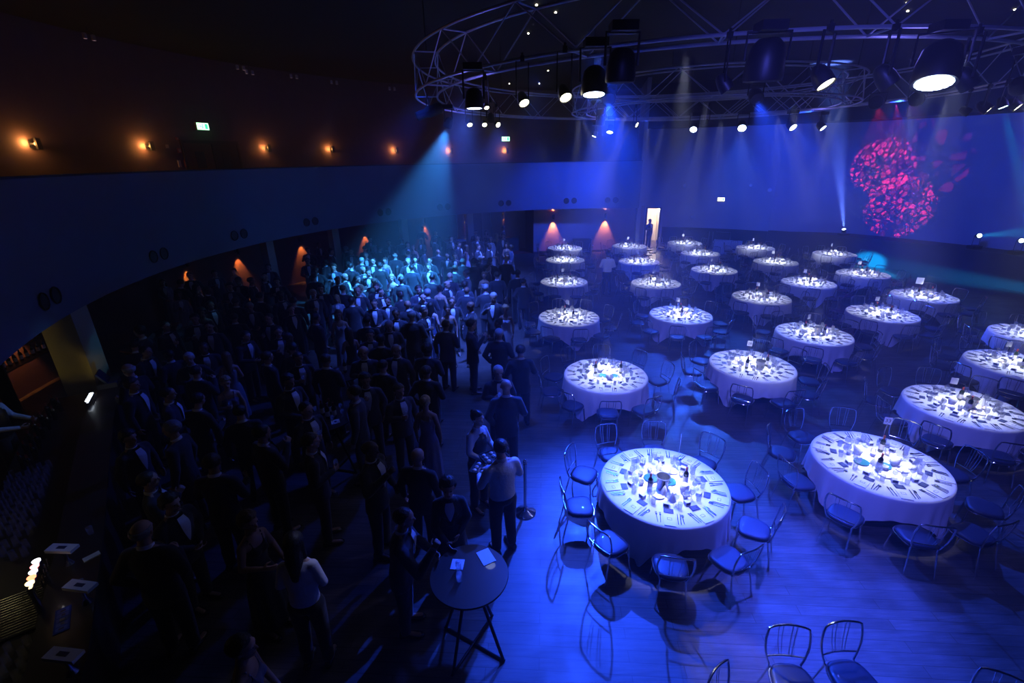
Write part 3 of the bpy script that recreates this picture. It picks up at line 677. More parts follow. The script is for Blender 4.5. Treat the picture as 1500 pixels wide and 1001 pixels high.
FAR=[((6.58,18.24,6.15),(3.6,12.0,0),LBm,.125,'blue-white lamp on the inner ring, first bright one from the left',2200,BL,30),
((8.12,17.83,6.15),(5.2,11.0,0),LBm,.14,'brightest blue-white lamp of the inner ring',3400,(.03,.13,1.),44),
((9.94,17.90,6.15),(12.6,11.0,0),LBm,.13,'blue-white lamp on the inner ring right of the brightest',4200,BL,26),
((11.47,18.67,6.15),(15.5,13.5,0),LBm,.12,'speckled oval lamp at the right end of the inner ring',1800,BL,24),
((3.8,19.25,6.15),(2.6,17.0,0),LBm,.12,'speckled blue lamp near the left end of the inner ring',800,BL,24),
((2.64,14.87,6.15),(2.3,15.6,0),LBm,.11,'flat pale lamp above the fourth crowd-side table',80,BL,24),
((3.78,22.64,6.15),(1.0,22.0,0),LBm,.10,'small narrow blue lamp at the back left',120,BL,20),
((-1.74,14.60,6.15),(-3.9,16.6,1.2),LBm,.11,'cone-topped blue spot at the left edge of the truss',19000,(.04,.30,1.),52),
((5.77,14.99,6.15),(6.5,17,0),LBm,.05,'tiny pale blue lamp beside the brightest one',20,BL,20),
((-1.06,14.04,6.15),(.4,10.,1),LW,.075,'small warm lamp, leftmost of the warm row',40,(1,.85,.5),10),
((-.66,14.13,6.15),(.6,9.,2),LW,.065,'small warm lamp, second of the warm row',0,BL,10),
((-.29,14.22,6.15),(1.2,12.0,4.9),LW,.07,'slanting warm lamp at the right of the warm row',20,(1,.85,.5),12),
((-.40,9.60,6.15),(1.0,6.5,2),LW,.045,'pair-like tiny warm lamp above the warm row',20,(1,.85,.5),12),
((-.45,13.16,6.15),(-.4,13.4,0),LBm,.09,'flat pale lamp among the warm row',60,BL,20),
((3.77,15.12,6.15),(5.8,13.4,4.9),LW,.07,'slanting cream lamp on the inner ring near arc',20,(1,.85,.5),12),
((11.1,12.45,6.15),(15.0,9.6,3.6),LW,.09,'slanting cream lamp, first of the right-hand trio',20,(1,.9,.6),12),
((10.9,11.75,6.15),(14.0,8.4,2.8),LW,.11,'slanting cream lamp, second of the right-hand trio',30,(1,.9,.6),12),
((10.59,11.10,6.15),(11.8,9.0,1.0),LC,.09,'cyan lamp of the right-hand trio',14000,CYN,9),
((10.95,11.14,6.15),(13.4,8.0,2.8),LW,.10,'slanting cream lamp right of the cyan one',30,(1,.9,.6),12),
((7.78,7.99,6.15),(11,10,4.6),LBm,.10,'pale blue slanting lamp at the right edge',60,BL,16),
]
for p,tg,mt,r,lb,pw,cc,an in FAR:
    inner=math.hypot(p[0]-6.65,p[1]-17.7)
    lamp('par' if r<.10 or mt is LW else 'head',p,tg,mt,r,lb,power=pw,c=cc,ang=an,blend=.7,group=None)
# profile lantern lit blue at the left end of the truss
pl=thing('profile_lantern','black profile lantern caught in blue light at the left end of the truss','stage light',(-1.95,12.6,6.35),R(20))
mb=MB(); mb.lathe([(.09,-.3),(.10,-.3),(.10,-.05),(.13,.0),(.13,.3),(.10,.36),(.001,.36)],16,cap=False,M=Matrix.Rotation(R(70),4,'Y')); obj('barrel',mb.mesh('barrel',[M['black']]),pl)
mb=MB(); mb.tube([(0,-.15,0),(0,-.15,.3),(0,.15,.3),(0,.15,0)],.012,6); mb.tube([(0,0,.3),(0,0,.4)],.015,6); obj('yoke',mb.mesh('yoke',[M['black']]),pl)
# stage floor lamps
lamp('floor',(17.35,24.7,1.62),(15.4,24.0,6.3),LBm,.09,'floor uplight throwing a pale blue shaft from the stage edge',truss_z=1.32,power=110000,c=(.12,.22,1.),ang=12,blend=.9,up=True)
lamp('floor',(20.24,20.36,1.90),(14.0,5.0,5.0),LC,.09,'left white-eyed floor lamp on the stage, cyan shaft rising',truss_z=1.32,power=9000,c=CYN,ang=9,up=True)
lamp('floor',(20.77,19.09,1.88),(14.0,8.0,2.0),LC,.09,'right white-eyed floor lamp on the stage at the picture edge',truss_z=1.32,power=200,c=CYN,ang=10,up=True)

lamp('head',(2.3,12.0,6.5),(1.6,4.2,0),M['drape'],.14,'dark moving head hanging behind the near arc above the second crowd-side table')
lamp('head',(5.9,12.4,6.5),(6.0,4.6,0),M['drape'],.14,'dark moving head hanging behind the near arc above the number 28 table')
lamp('floor',(15.5,10.0,1.75),(17.4,20.6,.45),LC,.10,'cyan lamp on a low stand beyond the picture edge',truss_z=.02,power=170000,c=(.0,.42,1.),ang=5.5,up=True)
# gobo projectors: three real spots with a cell pattern in the lamp
def gobo(loc,tgt,power,c,ang,scale,seed):
    o=spot('pattern_beam',loc,tgt,power,c,ang,.12,.004); l=o.data; l.use_nodes=True; nt=l.node_tree
    em=nt.nodes['Emission']; tc=nt.nodes.new('ShaderNodeTexCoord'); mp=nt.nodes.new('ShaderNodeMapping'); mp.inputs['Location'].default_value=(seed,seed*.7,0); mp.inputs['Scale'].default_value=(1,1,.0)
    dv=nt.nodes.new('ShaderNodeVectorMath'); dv.operation='DIVIDE'; sp=nt.nodes.new('ShaderNodeSeparateXYZ'); cb=nt.nodes.new('ShaderNodeCombineXYZ')
    nt.links.new(tc.outputs['Normal'],sp.inputs[0])
    for i in range(3): nt.links.new(sp.outputs['Z'],cb.inputs[i])
    nt.links.new(tc.outputs['Normal'],dv.inputs[0]); nt.links.new(cb.outputs[0],dv.inputs[1]); nt.links.new(dv.outputs[0],mp.inputs[0])
    v=nt.nodes.new('ShaderNodeTexVoronoi'); v.feature='F1'; v.inputs['Scale'].default_value=scale; v.inputs['Randomness'].default_value=1
    nt.links.new(mp.outputs[0],v.inputs['Vector'])
    e=nt.nodes.new('ShaderNodeTexVoronoi'); e.feature='DISTANCE_TO_EDGE'; e.inputs['Scale'].default_value=scale; nt.links.new(mp.outputs[0],e.inputs['Vector'])
    rp=nt.nodes.new('ShaderNodeMapRange'); rp.inputs[1].default_value=.10; rp.inputs[2].default_value=.16; nt.links.new(e.outputs['Distance'],rp.inputs[0])
    sc_=nt.nodes.new('ShaderNodeSeparateColor'); nt.links.new(v.outputs['Color'],sc_.inputs[0])
    g2=nt.nodes.new('ShaderNodeMapRange'); g2.inputs[1].default_value=.2; g2.inputs[2].default_value=.8; g2.inputs[3].default_value=.1; g2.inputs[4].default_value=1.; nt.links.new(sc_.outputs[0],g2.inputs[0])
    mu=nt.nodes.new('ShaderNodeMath'); mu.operation='MULTIPLY'; nt.links.new(rp.outputs[0],mu.inputs[0]); nt.links.new(g2.outputs[0],mu.inputs[1])
    nt.links.new(mu.outputs[0],em.inputs['Strength']); return o
GP=(5.2,20.8,6.3)
gobo((9.4,13.2,6.4),(18.47,24.63,4.69),20000,(1.,.03,.16),10.4,60,1.3)
gobo((9.7,13.0,6.4),(19.15,23.76,2.85),18000,(1.,.03,.16),11.2,56,4.1)
gobo((9.9,12.8,6.4),(19.2,23.6,4.9),2200,(1.,.02,.2),17,26,8.2)
for i,(x,y,lb) in enumerate([(9.4,13.2,'first black pattern projector under the right side of the big ring'),(9.9,12.6,'second black pattern projector under the right side of the big ring')]):
    pr=thing('pattern_projector',lb,'stage light',(x,y,6.45),R(48))
    mb=MB(); mb.lathe([(.08,-.02),(.09,-.02),(.10,-.2),(.15,-.22),(.15,-.6),(.001,-.62)],16,cap=False,M=Matrix.Rotation(R(88),4,'Y')); obj('barrel',mb.mesh('barrel',[M['black']]),pr)
    mb=MB(); mb.tube([(-.4,-.17,0),(-.4,-.17,.2),(-.4,.17,.2),(-.4,.17,0)],.012,6); mb.tube([(-.4,0,.2),(-.4,0,.3)],.015,6); obj('yoke',mb.mesh('yoke',[M['black']]),pr)

# table pin spots (one per table) from the rings
for key,tx,ty in SPOTS:
    a=math.atan2(ty-13.9,tx-4.8); d=math.hypot(tx-4.8,ty-13.9)
    # lamp position: on the nearer ring, between table and ring
    cands=[(4.8+6.9*math.cos(b),13.9+6.9*math.sin(b)) for b in [k*math.pi/18 for k in range(36)]]+[(6.65+4.2*math.cos(b),17.7+4.2*math.sin(b)) for b in [k*math.pi/18 for k in range(36)]]
    px,py=min(cands,key=lambda p:math.hypot(p[0]-tx,p[1]-ty)+.15*abs(p[1]-ty))
    D=math.sqrt((px-tx)**2+(py-ty)**2+5.9**2)
    spot('pin_spot',(px,py,6.64),(tx,ty,.75),PIN*(D/6)**2,(.66,.72,1.),math.degrees(2*math.atan(1.05/D)),.95,.05,TR)
    spot('table_glow',(tx,ty,1.62),(tx,ty,0),TABLE_FILL*(1. if ty<9 else 1.9),(.80,.85,1.),62,1.,.05)  # added mid-air spot that brightens the table centre; no fixture
for k in range(6): point('spill',(4.8+6.9*math.cos(k*1.047+.6),13.9+6.9*math.sin(k*1.047+.6),6.45),TRUSS_FILL,(.2,.18,1.),.15)  # added points that brighten the truss; they belong to no lamp
# soft blue washes over floor and fascia
spot('wash',(2.3,12.0,6.45),(1.6,4.2,0),WASH*5.4,BL,44,1.,.05)
spot('wash',(1.2,7.6,6.6),(2.6,3.0,0),WASH*2.0,BL,60,1.,.15)
spot('wash',(5.9,12.4,6.45),(6.0,4.6,0),WASH*2.0,BL,46,1.,.05)
spot('wash',(0.5,9.0,6.6),(.3,8.4,0),WASH*.5,BL,60,1.,.2)
spot('wash',(6.6,13.3,6.6),(9.5,8.5,0),WASH*.45,BL,60,1.,.2)
spot('wash',(6.0,21.9,6.6),(2.5,27.2,3.0),WASH*1.7,BL,60,1.,.2)
spot('wash',(-1.9,12.0,6.6),(-4.6,8.2,1.),WASH*.25,BL,58,1.,.2)
spot('waiter_fill',(3.2,12.3,6.6),(3.92,18.75,1.1),500,(.3,.36,1.),9,.8,.1)  # added spot to lift the lone waiter's shirt; no lamp of its own
spot('waiter_fill',(5.2,7.4,6.5),(-.16,5.4,1.3),260,(.4,.42,1.),11,.8,.1)  # another added fill, for the tray waiter's shirt
spot('wash',(-1.9,12.0,6.6),(-8.0,21.0,4.0),WASH*.07,BL,75,1.,.2)
spot('wash',(1.,.3,7.4),(7,12,0),WASH*1.3,(.10,.11,1.),62,1.,.2)  # frontal fill added above the viewpoint to lift the cloth sides
spot('wash',(10.8,18.5,6.6),(14.,28,3.5),WASH*1.1,BL,62,1.,.2)
spot('wash',(11.6,15.5,6.6),(21,23,3.5),WASH*1.2,BL,72,1.,.2)
spot('wash',(5.0,17.5,6.6),(6.5,22,0),WASH*.4,BL,60,1.,.2)
spot('wash',(10.5,15.5,6.6),(13,16,0),WASH*.4,BL,75,1.,.2)
spot('wash',(-.9,11.2,6.6),(-2.0,13.2,1.2),WASH*3.2,(.05,.13,1.),60,1.,.2)
spot('wash',(-.2,18.3,6.6),(-1.6,20.5,1.2),WASH*3.0,(.06,.14,1.),60,1.,.2)

# ------------------------------------------------------------------ sconces
up=MB(); up.lathe([(.055,-.13),(.06,-.13),(.06,.13),(.055,.13)],14,cap=False); SCB=up.mesh('shade',[M['black']])
s2=MB(); s2.box(.03,.17,-.02,.02,-.02,.02); s2.box(.15,.17,-.05,.05,-.08,.08); SCA=s2.mesh('bracket',[M['black']])
s3=MB(); s3.ell((0,0,0),(.03,.03,.05),10,6); SCG=s3.mesh('bulb',[M['bulb']])
s4=MB(); s4.box(-.03,.03,-.07,.07,-.15,.15); SCU=s4.mesh('shade',[M['black']])
UP=[(-13.08,13.97,5.84),(-12.52,17.61,5.86),(-10.6,22.18,5.86),(-8.7,24.79,5.83),(-6.1,27.23,5.78),(-3.36,28.94,5.75),(-.15,30.19,5.72)]
ORD=['first','second','third','fourth','fifth','sixth','seventh','eighth','ninth']
for i,(x,y,z) in enumerate(UP):
    a=math.atan2(y-CY,x-CX); p=(CX+17.6*math.cos(a),CY+17.6*math.sin(a),z)
    t=thing('wall_sconce','glowing amber wall sconce upstairs, %s from the left'%ORD[i],'sconce',p,a); obj('shade',SCU,t,(-.06,0,0)); obj('bracket',SCA,t); obj('bulb',SCG,t,(.02,.0,.0))
    # light escapes to the side and back of the shade
    point('sconce_glow',(CX+17.70*math.cos(a)+.13*math.sin(a)*(-1),CY+17.70*math.sin(a)+.13*math.cos(a),z+.02),SCP*(1. if i<2 else .6),(1.,.42,.10),.03)
LO=[(-11.95,10.5,2.0),(-11.68,16.83,1.95),(-11.02,19.03,1.95),(-9.63,21.85,1.95),(-7.49,24.64,1.95),(-4.79,26.93,2.12),(-2.65,28.18,2.08),(-.41,29.07,2.05),(2.51,27.9,2.11),(5.55,28.02,2.13)]
for i,(x,y,z) in enumerate(LO):
    a=math.atan2(y-CY,x-CX); rr_=14.9 if i>=8 else 16.75
    p=(CX+rr_*math.cos(a),CY+rr_*math.sin(a),z)
    t=thing('up_down_sconce','black up-and-down wall sconce under the balcony, %s from the bar side'%(ORD+['last'])[i],'sconce',p,a); obj('shade',SCB,t); obj('bracket',SCA,t,(-.02,0,0))
    bx=obj('bulb',SCG,t,(0,0,-.03)); obj('bulb',SCG,t,(0,0,.03))
    rr2=rr_-.0
    for sg in (-1,1):
        spot('sconce_beam',(p[0],p[1],z+sg*.15),(p[0]+.16*math.cos(a),p[1]+.16*math.sin(a),z+sg*1.0),LOP*(1 if sg<0 else .8)*(3. if i>=8 else 1),(1.,.33,.07),60,.6,.02)
# columns under the balcony edge
for i,(x,y,w_) in enumerate([(-9.45,9.45,.30),(-9.43,18.27,.17),(-7.92,21.29,.17),(-5.42,24.21,.17),(-2.25,26.42,.17)]):
    a=math.degrees(math.atan2(y-CY,x-CX)); b=MB(); b.box(-w_,w_,-w_,w_,0,2.65); o=obj('column',b.mesh('column',[M['column']]),None,(x,y,0),(0,0,R(a)))
    tag(o,['broad square column behind the bar with a gold-lit face','square column under the balcony, first beyond the bar','square column under the balcony, second beyond the bar','square column under the balcony, third beyond the bar','square column under the balcony beside the lit alcove'][i],'column',None,'structure')
spot('column_glow',(-7.9,7.9,.9),(-9.3,9.2,1.9),22,(1.,.72,.12),60,.6,.05)
spot('column_cool',(-3.5,15.5,6.5),(-9.25,9.75,1.3),300,(.05,.4,1.),7,.6,.1)
# ------------------------------------------------------------------ balcony wall: door, exit signs, notices
def wallM(r,ang,z): return Matrix.Translation(P(r,ang,z))@Matrix.Rotation(R(ang),4,'Z')
d=thing('door','x','door',P(17.74,157.2,3.9),R(157.2)); d['kind']='structure'; d.name='door_2'; del d['category']; d['label']='brown double door upstairs below the green exit sign'
for k,s_ in enumerate((-1,1)):
    mb=MB(); mb.box(-.03,.03,-.55,.55,0,2.1); lf=obj('door_leaf',mb.mesh('door_leaf',[M['doorwood'] if k==1 else M['dark']]),d,(0,s_*.56,0))
    mb=MB(); mb.box(-.045,-.03,-.18,.18,1.2,1.8); obj('door_window',mb.mesh('door_window',[M['drape']]),lf)
mb=MB(); mb.box(-.05,.05,-1.2,-1.11,0,2.2); mb.box(-.05,.05,1.11,1.2,0,2.2); mb.box(-.05,.05,-1.2,1.2,2.1,2.2); obj('door_frame',mb.mesh('door_frame',[M['dark']]),d)
def exit_sign(r,ang,z,w_,h_,label,white=True):
    t=thing('exit_sign',label,'exit sign',P(r,ang,z),R(ang))
    mb=MB(); mb.box(-.03,.05,-w_/2-.02,w_/2+.02,-h_/2-.02,h_/2+.02); obj('case',mb.mesh('case',[M['exitbox']]),t)
    mb=MB(); mb.box(-.034,-.031,-w_/2,w_/2,-h_/2,h_/2,0)
    # running figure, doorway and arrow in green
    u=h_/10; F=lambda y0,y1,z0,z1: mb.box(-.037,-.0345,y0,y1,z0,z1,1)
    F(-w_*.40,-w_*.18,-h_*.36,h_*.36); F(w_*.02,w_*.06,-h_*.05,h_*.2); 
    mb.lathe([(.001,0),(h_*.08,0)],10,(0,0,0),1,Matrix.Translation((-.037,w_*.03,h_*.29))@Matrix.Rotation(R(-90),4,'Y'),False)
    F(w_*-.02,w_*.02,-h_*.35,-h_*.02); F(w_*.06,w_*.10,-h_*.33,-h_*.05); F(-w_*.07,w_*.02,h_*.08,h_*.14); F(w_*.20,w_*.42,-h_*.04,h_*.04)
    mb.add([(-.0365,w_*.20,-h_*.18),(-.0365,w_*.20,h_*.18),(-.0365,w_*.12,0)],[(0,1,2)],1)
    obj('lit_panel',mb.mesh('lit_panel',[M['exitw'],M['exitg']],False),t)
    return t
exit_sign(17.68,157.9,6.6,.48,.24,'green running-man exit sign above the brown upstairs door')
exit_sign(17.68,105.9,6.38,.48,.24,'small green exit sign above the last upstairs sconce')
xs=exit_sign(16.5,63.2,2.95,.36,.19,'whitish lit exit sign on the blue back wall')
xm=xs.children[1].data; xm.materials[0]=emis('white_exit_panel',(1,1,.85),6.)
point('exit_glow',P(17.4,157.9,6.5),.6,(.1,1.,.3),.1)
NT=mat('red_notice',(.5,.05,.04),.6); NC=mat('cream_notice',(.6,.45,.35),.6)
for ang,z,w_,h_,mt,lb in ((162.8,5.87,.10,.12,NC,'small cream switch plate beside the second upstairs sconce'),(161.3,6.14,.09,.09,NT,'round-looking red alarm point above the notices'),(161.4,5.73,.14,.16,NT,'square red notice left of the brown upstairs door'),(161.8,5.28,.11,.24,NC,'tall cream notice low beside the upstairs door'),(161.0,5.28,.11,.24,NT,'tall reddish notice low beside the upstairs door')):
    mb=MB(); mb.box(-.03,.0,-w_/2,w_/2,-h_/2,h_/2); mb.box(-.032,-.03,-w_*.3,w_*.3,-h_*.3,h_*.3,1); o=obj('wall_notice',mb.mesh('wall_notice',[mt,NC]),None,P(17.79,ang,z),(0,0,R(ang))); tag(o,lb,'notice')
# small lamps on the dark ceiling edge upstairs
for i,(ang,z) in enumerate(((170.5,8.75),(152.5,8.75),(151.3,8.64),(144.6,8.72),(138.1,8.68),(128.0,8.65))):
    t=thing('ceiling_spotlight','dim twin spotlight under the dark ceiling upstairs, %s from the left'%ORD[i],'spotlight',P(17.0,ang,z),R(ang))
    for s_ in (-.13,.13):
        mb=MB(); mb.lathe([(.05,-.08),(.055,-.08),(.055,.06),(.001,.08)],12,(0,s_,0),cap=False); k_=obj('can',mb.mesh('can',[M['truss']]),t)
        mb=MB(); mb.lathe([(.001,-.079),(.045,-.079)],10,(0,s_,0),cap=False); mb.f=[tuple(reversed(f)) for f in mb.f]; obj('lens',mb.mesh('lens',[DIMP],False),k_)
    mb=MB(); mb.tube([(0,-.13,.06),(0,-.13,.14),(0,.13,.14),(0,.13,.06)],.01,6); mb.tube([(0,0,.14),(0,0,9.0-z)],.012,6); obj('stem',mb.mesh('stem',[M['black']]),t)
for i,(x,y) in enumerate([(.77,14.48),(1.33,15.17),(.67,17.42),(2.59,18.17),(1.83,24.25),(.07,27.96),(1.66,28.12),(7.89,16.41),(10.63,14.79),(11.26,15.56),(14.29,15.58)]):
    mb=MB(); mb.ell((0,0,0),(.035,.035,.02),10,5); o=obj('pin_light',mb.mesh('pin_light',[M['star']]),None,(x,y,8.98)); tag(o,'tiny warm pin light in the black ceiling','ceiling light','ceiling pin lights')
# round vents on the balcony front
for i,ang in enumerate((201.5,184,169.4,155,139,125.3,110.9,95.5,86.0)):
    for s_,wd in ((-.9,'left'),(.9,'right')):
        mb=MB(); mb.lathe([(.001,0),(.13,0),(.15,.02),(.16,.0)],20,cap=False,M=Matrix.Rotation(R(-90),4,'Y')); o=obj('round_vent',mb.mesh('round_vent',[M['black']]),None,P(13.785,ang+s_,3.08),(0,0,R(ang+s_))); tag(o,'round black vent on the blue balcony front, %s one of the %s pair'%(wd,ORD[i]),'vent')
# alcove fittings against the lobby wall
for ang,r_,lb in ((91.7,14.7,'low black cabinet between the two lobby sconces'),(106.4,16.5,'low black cabinet in the red-lit alcove')):
    t=thing('cabinet',lb,'cabinet',P(r_,ang,0),R(ang)); mb=MB(); mb.box(-.22,.22,-.5,.5,0,.8); obj('body',mb.mesh('body',[M['drape']]),t); mb=MB(); mb.box(-.25,.25,-.53,.53,.8,.83); obj('top',mb.mesh('top',[M['dark']]),t)
mb=MB(); arc_wall(mb,16.75,16.9,114,117.5,0,2.45,4); structure('door_3',mb,[M['doorwood']]); mb=MB(); arc_wall(mb,16.75,16.9,107.4,110.2,0,2.45,4); structure('door_4',mb,[M['dark']])
mb=MB(); arc_wall(mb,15.3,17.0,98,110,.0,.02,6); structure('floor_carpet',mb,[M['redfloor']])
# service table with glasses in the alcove
t=thing('service_table','long service table crowded with glasses in the red-lit alcove','table',P(16.3,117.5,0),R(117.5)); mb=MB(); mb.box(-.35,.35,-1.,1.,.88,.92); obj('tabletop',mb.mesh('tabletop',[M['cloth']]),t)
for sx in (-.3,.3):
    for sy in (-.9,.9):
        mb=MB(); mb.box(sx-.02,sx+.02,sy-.02,sy+.02,0,.88); obj('leg',mb.mesh('leg',[M['black']]),t)
for i in range(16):
    p=Matrix.Translation(P(16.3,117.5,.92))@Matrix.Rotation(R(117.5),4,'Z')@Vector((-.2+.13*(i%4),-.8+.1*i,0)); o=obj('wine_glass',GW,None,p); tag(o,'glass waiting on the long service table in the alcove','glass','glasses in the alcove')
# white box table by the back wall and wall fittings
t=thing('white_table','low white-clothed table under the exit sign by the back wall','table',P(15.9,60.7,0),R(60.7)); mb=MB(); mb.box(-.4,.4,-.75,.75,.02,.72); obj('cloth_cover',mb.mesh('cloth_cover',[M['cloth']]),t)
for ang,z,sz,lb in ((70.3,3.68,.18,'pale round fitting high on the blue wall left of the exit sign'),(58.3,3.74,.12,'tiny pale sensor high on the blue wall right of the exit sign'),(54.9,3.5,.16,'small pale box on the blue wall at the stage corner'),(68.2,1.93,.14,'narrow pale fitting low on the wall beside the doorway')):
    mb=MB(); mb.lathe([(.001,0),(sz*.5,0),(sz*.7,.04),(sz*.7,.07)],16,cap=False,M=Matrix.Rotation(R(-90),4,'Y')); o=obj('wall_fitting',mb.mesh('wall_fitting',[M['china']]),None,P(16.53,ang,z),(0,0,R(ang))); tag(o,lb,'fitting')
# barrier rails on the dark band
for a0,a1,lb in ((69.5,64.5,'low crowd barrier left of the white table by the back wall'),(63.8,60.5,'low crowd barrier right beside the back wall white table')):
    t=thing('barrier_rail',lb,'barrier',P(16.4,(a0+a1)/2,0)); pa=[Vector(P(16.4,a0+(a1-a0)*i/6,1.15))-Vector(t.location) for i in range(7)]
    mb=MB(); mb.tube(pa,.02,6); obj('rail',mb.mesh('rail',[M['steel']]),t)
    for p in (pa[0],pa[-1]): mb=MB(); mb.tube([p,(p.x,p.y,0)],.02,6); obj('post',mb.mesh('post',[M['steel']]),t)
# light in the corridor
point('corridor_light',P(18.2,75.2,2.2),260,(1.,.80,.50),.15)
spot('door_spill',P(17.6,75.3,2.2),P(13.0,76.0,0),60,(1.,.6,.3),50,.6,.1)
# ------------------------------------------------------------------ people
def remeshed(mb, name, voxel, mats, smooth=2, fac=.5, dec=.3):
    me=mb.mesh('tmp',[mats[0]],False); o=bpy.data.objects.new('tmp',me); col.objects.link(o)
    r=o.modifiers.new('r','REMESH'); r.mode='VOXEL'; r.voxel_size=voxel; r.use_smooth_shade=True
    if smooth: s=o.modifiers.new('s','SMOOTH'); s.iterations=smooth; s.factor=fac
    dc=o.modifiers.new('d','DECIMATE'); dc.ratio=dec
    dg=bpy.context.evaluated_depsgraph_get(); dg.update()
    m2=bpy.data.meshes.new_from_object(o.evaluated_get(dg)); bpy.data.objects.remove(o); bpy.data.meshes.remove(me)
    m2.materials.clear(); m2.name=name
    for k in mats: m2.materials.append(k)
    m2.polygons.foreach_set('use_smooth',[True]*len(m2.polygons)); return m2
V=Vector
def hand(mb, w, d, side, curl, palm_n):
    """palm + four fingers + thumb from wrist w along d; palm_n = direction the fingers curl to"""
    d=d.normalized(); n=(palm_n-d*palm_n.dot(d)).normalized(); s=d.cross(n)*side
    k0=w+d*.025
    for q in (-.024,-.008,.008,.024): mb.cap(w+s*q*.6,w+d*.085+s*q,.014,.0115,n=8)
    lens=[.066,.076,.072,.056]
    for i,q in enumerate((.028,.0095,-.0095,-.028)):
        b=w+d*.088+s*q; L=lens[i]; c=curl*(1+.12*i)
        p1=b+(d*math.cos(c*.7)+n*math.sin(c*.7))*L*.45
        p2=p1+(d*math.cos(c*1.7)+n*math.sin(c*1.7))*L*.33
        p3=p2+(d*math.cos(c*2.4)+n*math.sin(c*2.4))*L*.24
        mb.cap(b,p1,.0098,.0092,n=8); mb.cap(p1,p2,.0092,.0086,n=8); mb.cap(p2,p3,.0086,.0075,n=8)
    t0=w+d*.03+s*.026; t1=t0+(d*.6+s*.65+n*.45).normalized()*.042; t2=t1+(d*.85+s*.05+n*.55).normalized()*.032
    mb.cap(t0,t1,.0125,.0105,n=8); mb.cap(t1,t2,.0105,.0085,n=8)
POSE={ # (right elbow, right wrist, left elbow, left wrist, curl r, curl l, head pitch forward, torso lean)
 'hang':((-.03,-.245,1.16),(.03,-.25,.915),(-.03,.245,1.16),(.03,.25,.915),.35,.3,0,0),
 'glass':((.0,-.235,1.16),(.21,-.11,1.24),(-.03,.245,1.16),(.03,.25,.915),.9,.3,.05,0),
 'gesture':((.02,-.25,1.16),(.26,-.17,1.20),(.02,.25,1.16),(.26,.13,1.12),.35,.4,.05,.02),
 'pocket':((-.02,-.25,1.16),(.20,-.10,1.20),(-.09,.27,1.17),(.02,.19,.96),.9,.9,.0,0),
 'clasp':((.0,-.25,1.15),(.20,-.045,1.03),(.0,.25,1.15),(.20,.045,1.04),.6,.6,.12,.02),
 'drink':((.05,-.24,1.19),(.24,-.09,1.38),(-.02,.245,1.16),(.12,.21,.96),.9,.4,-.02,0),
 'lean':((.06,-.25,1.13),(.30,-.12,1.10),(.04,.25,1.14),(.26,.14,1.08),.7,.5,.22,.10),
 'tray':((.04,-.25,1.15),(.33,-.15,1.08),(.04,.25,1.15),(.33,.15,1.08),.8,.8,.10,.02),
 'fist':((.20,-.24,1.12),(.33,-.16,1.36),(.10,.24,1.13),(.33,.02,1.12),1.4,.5,.05,.10),
 'ontable':((.14,-.23,1.14),(.36,-.07,1.10),(.02,.25,1.15),(.20,.10,1.05),.3,.5,.16,.08),
}
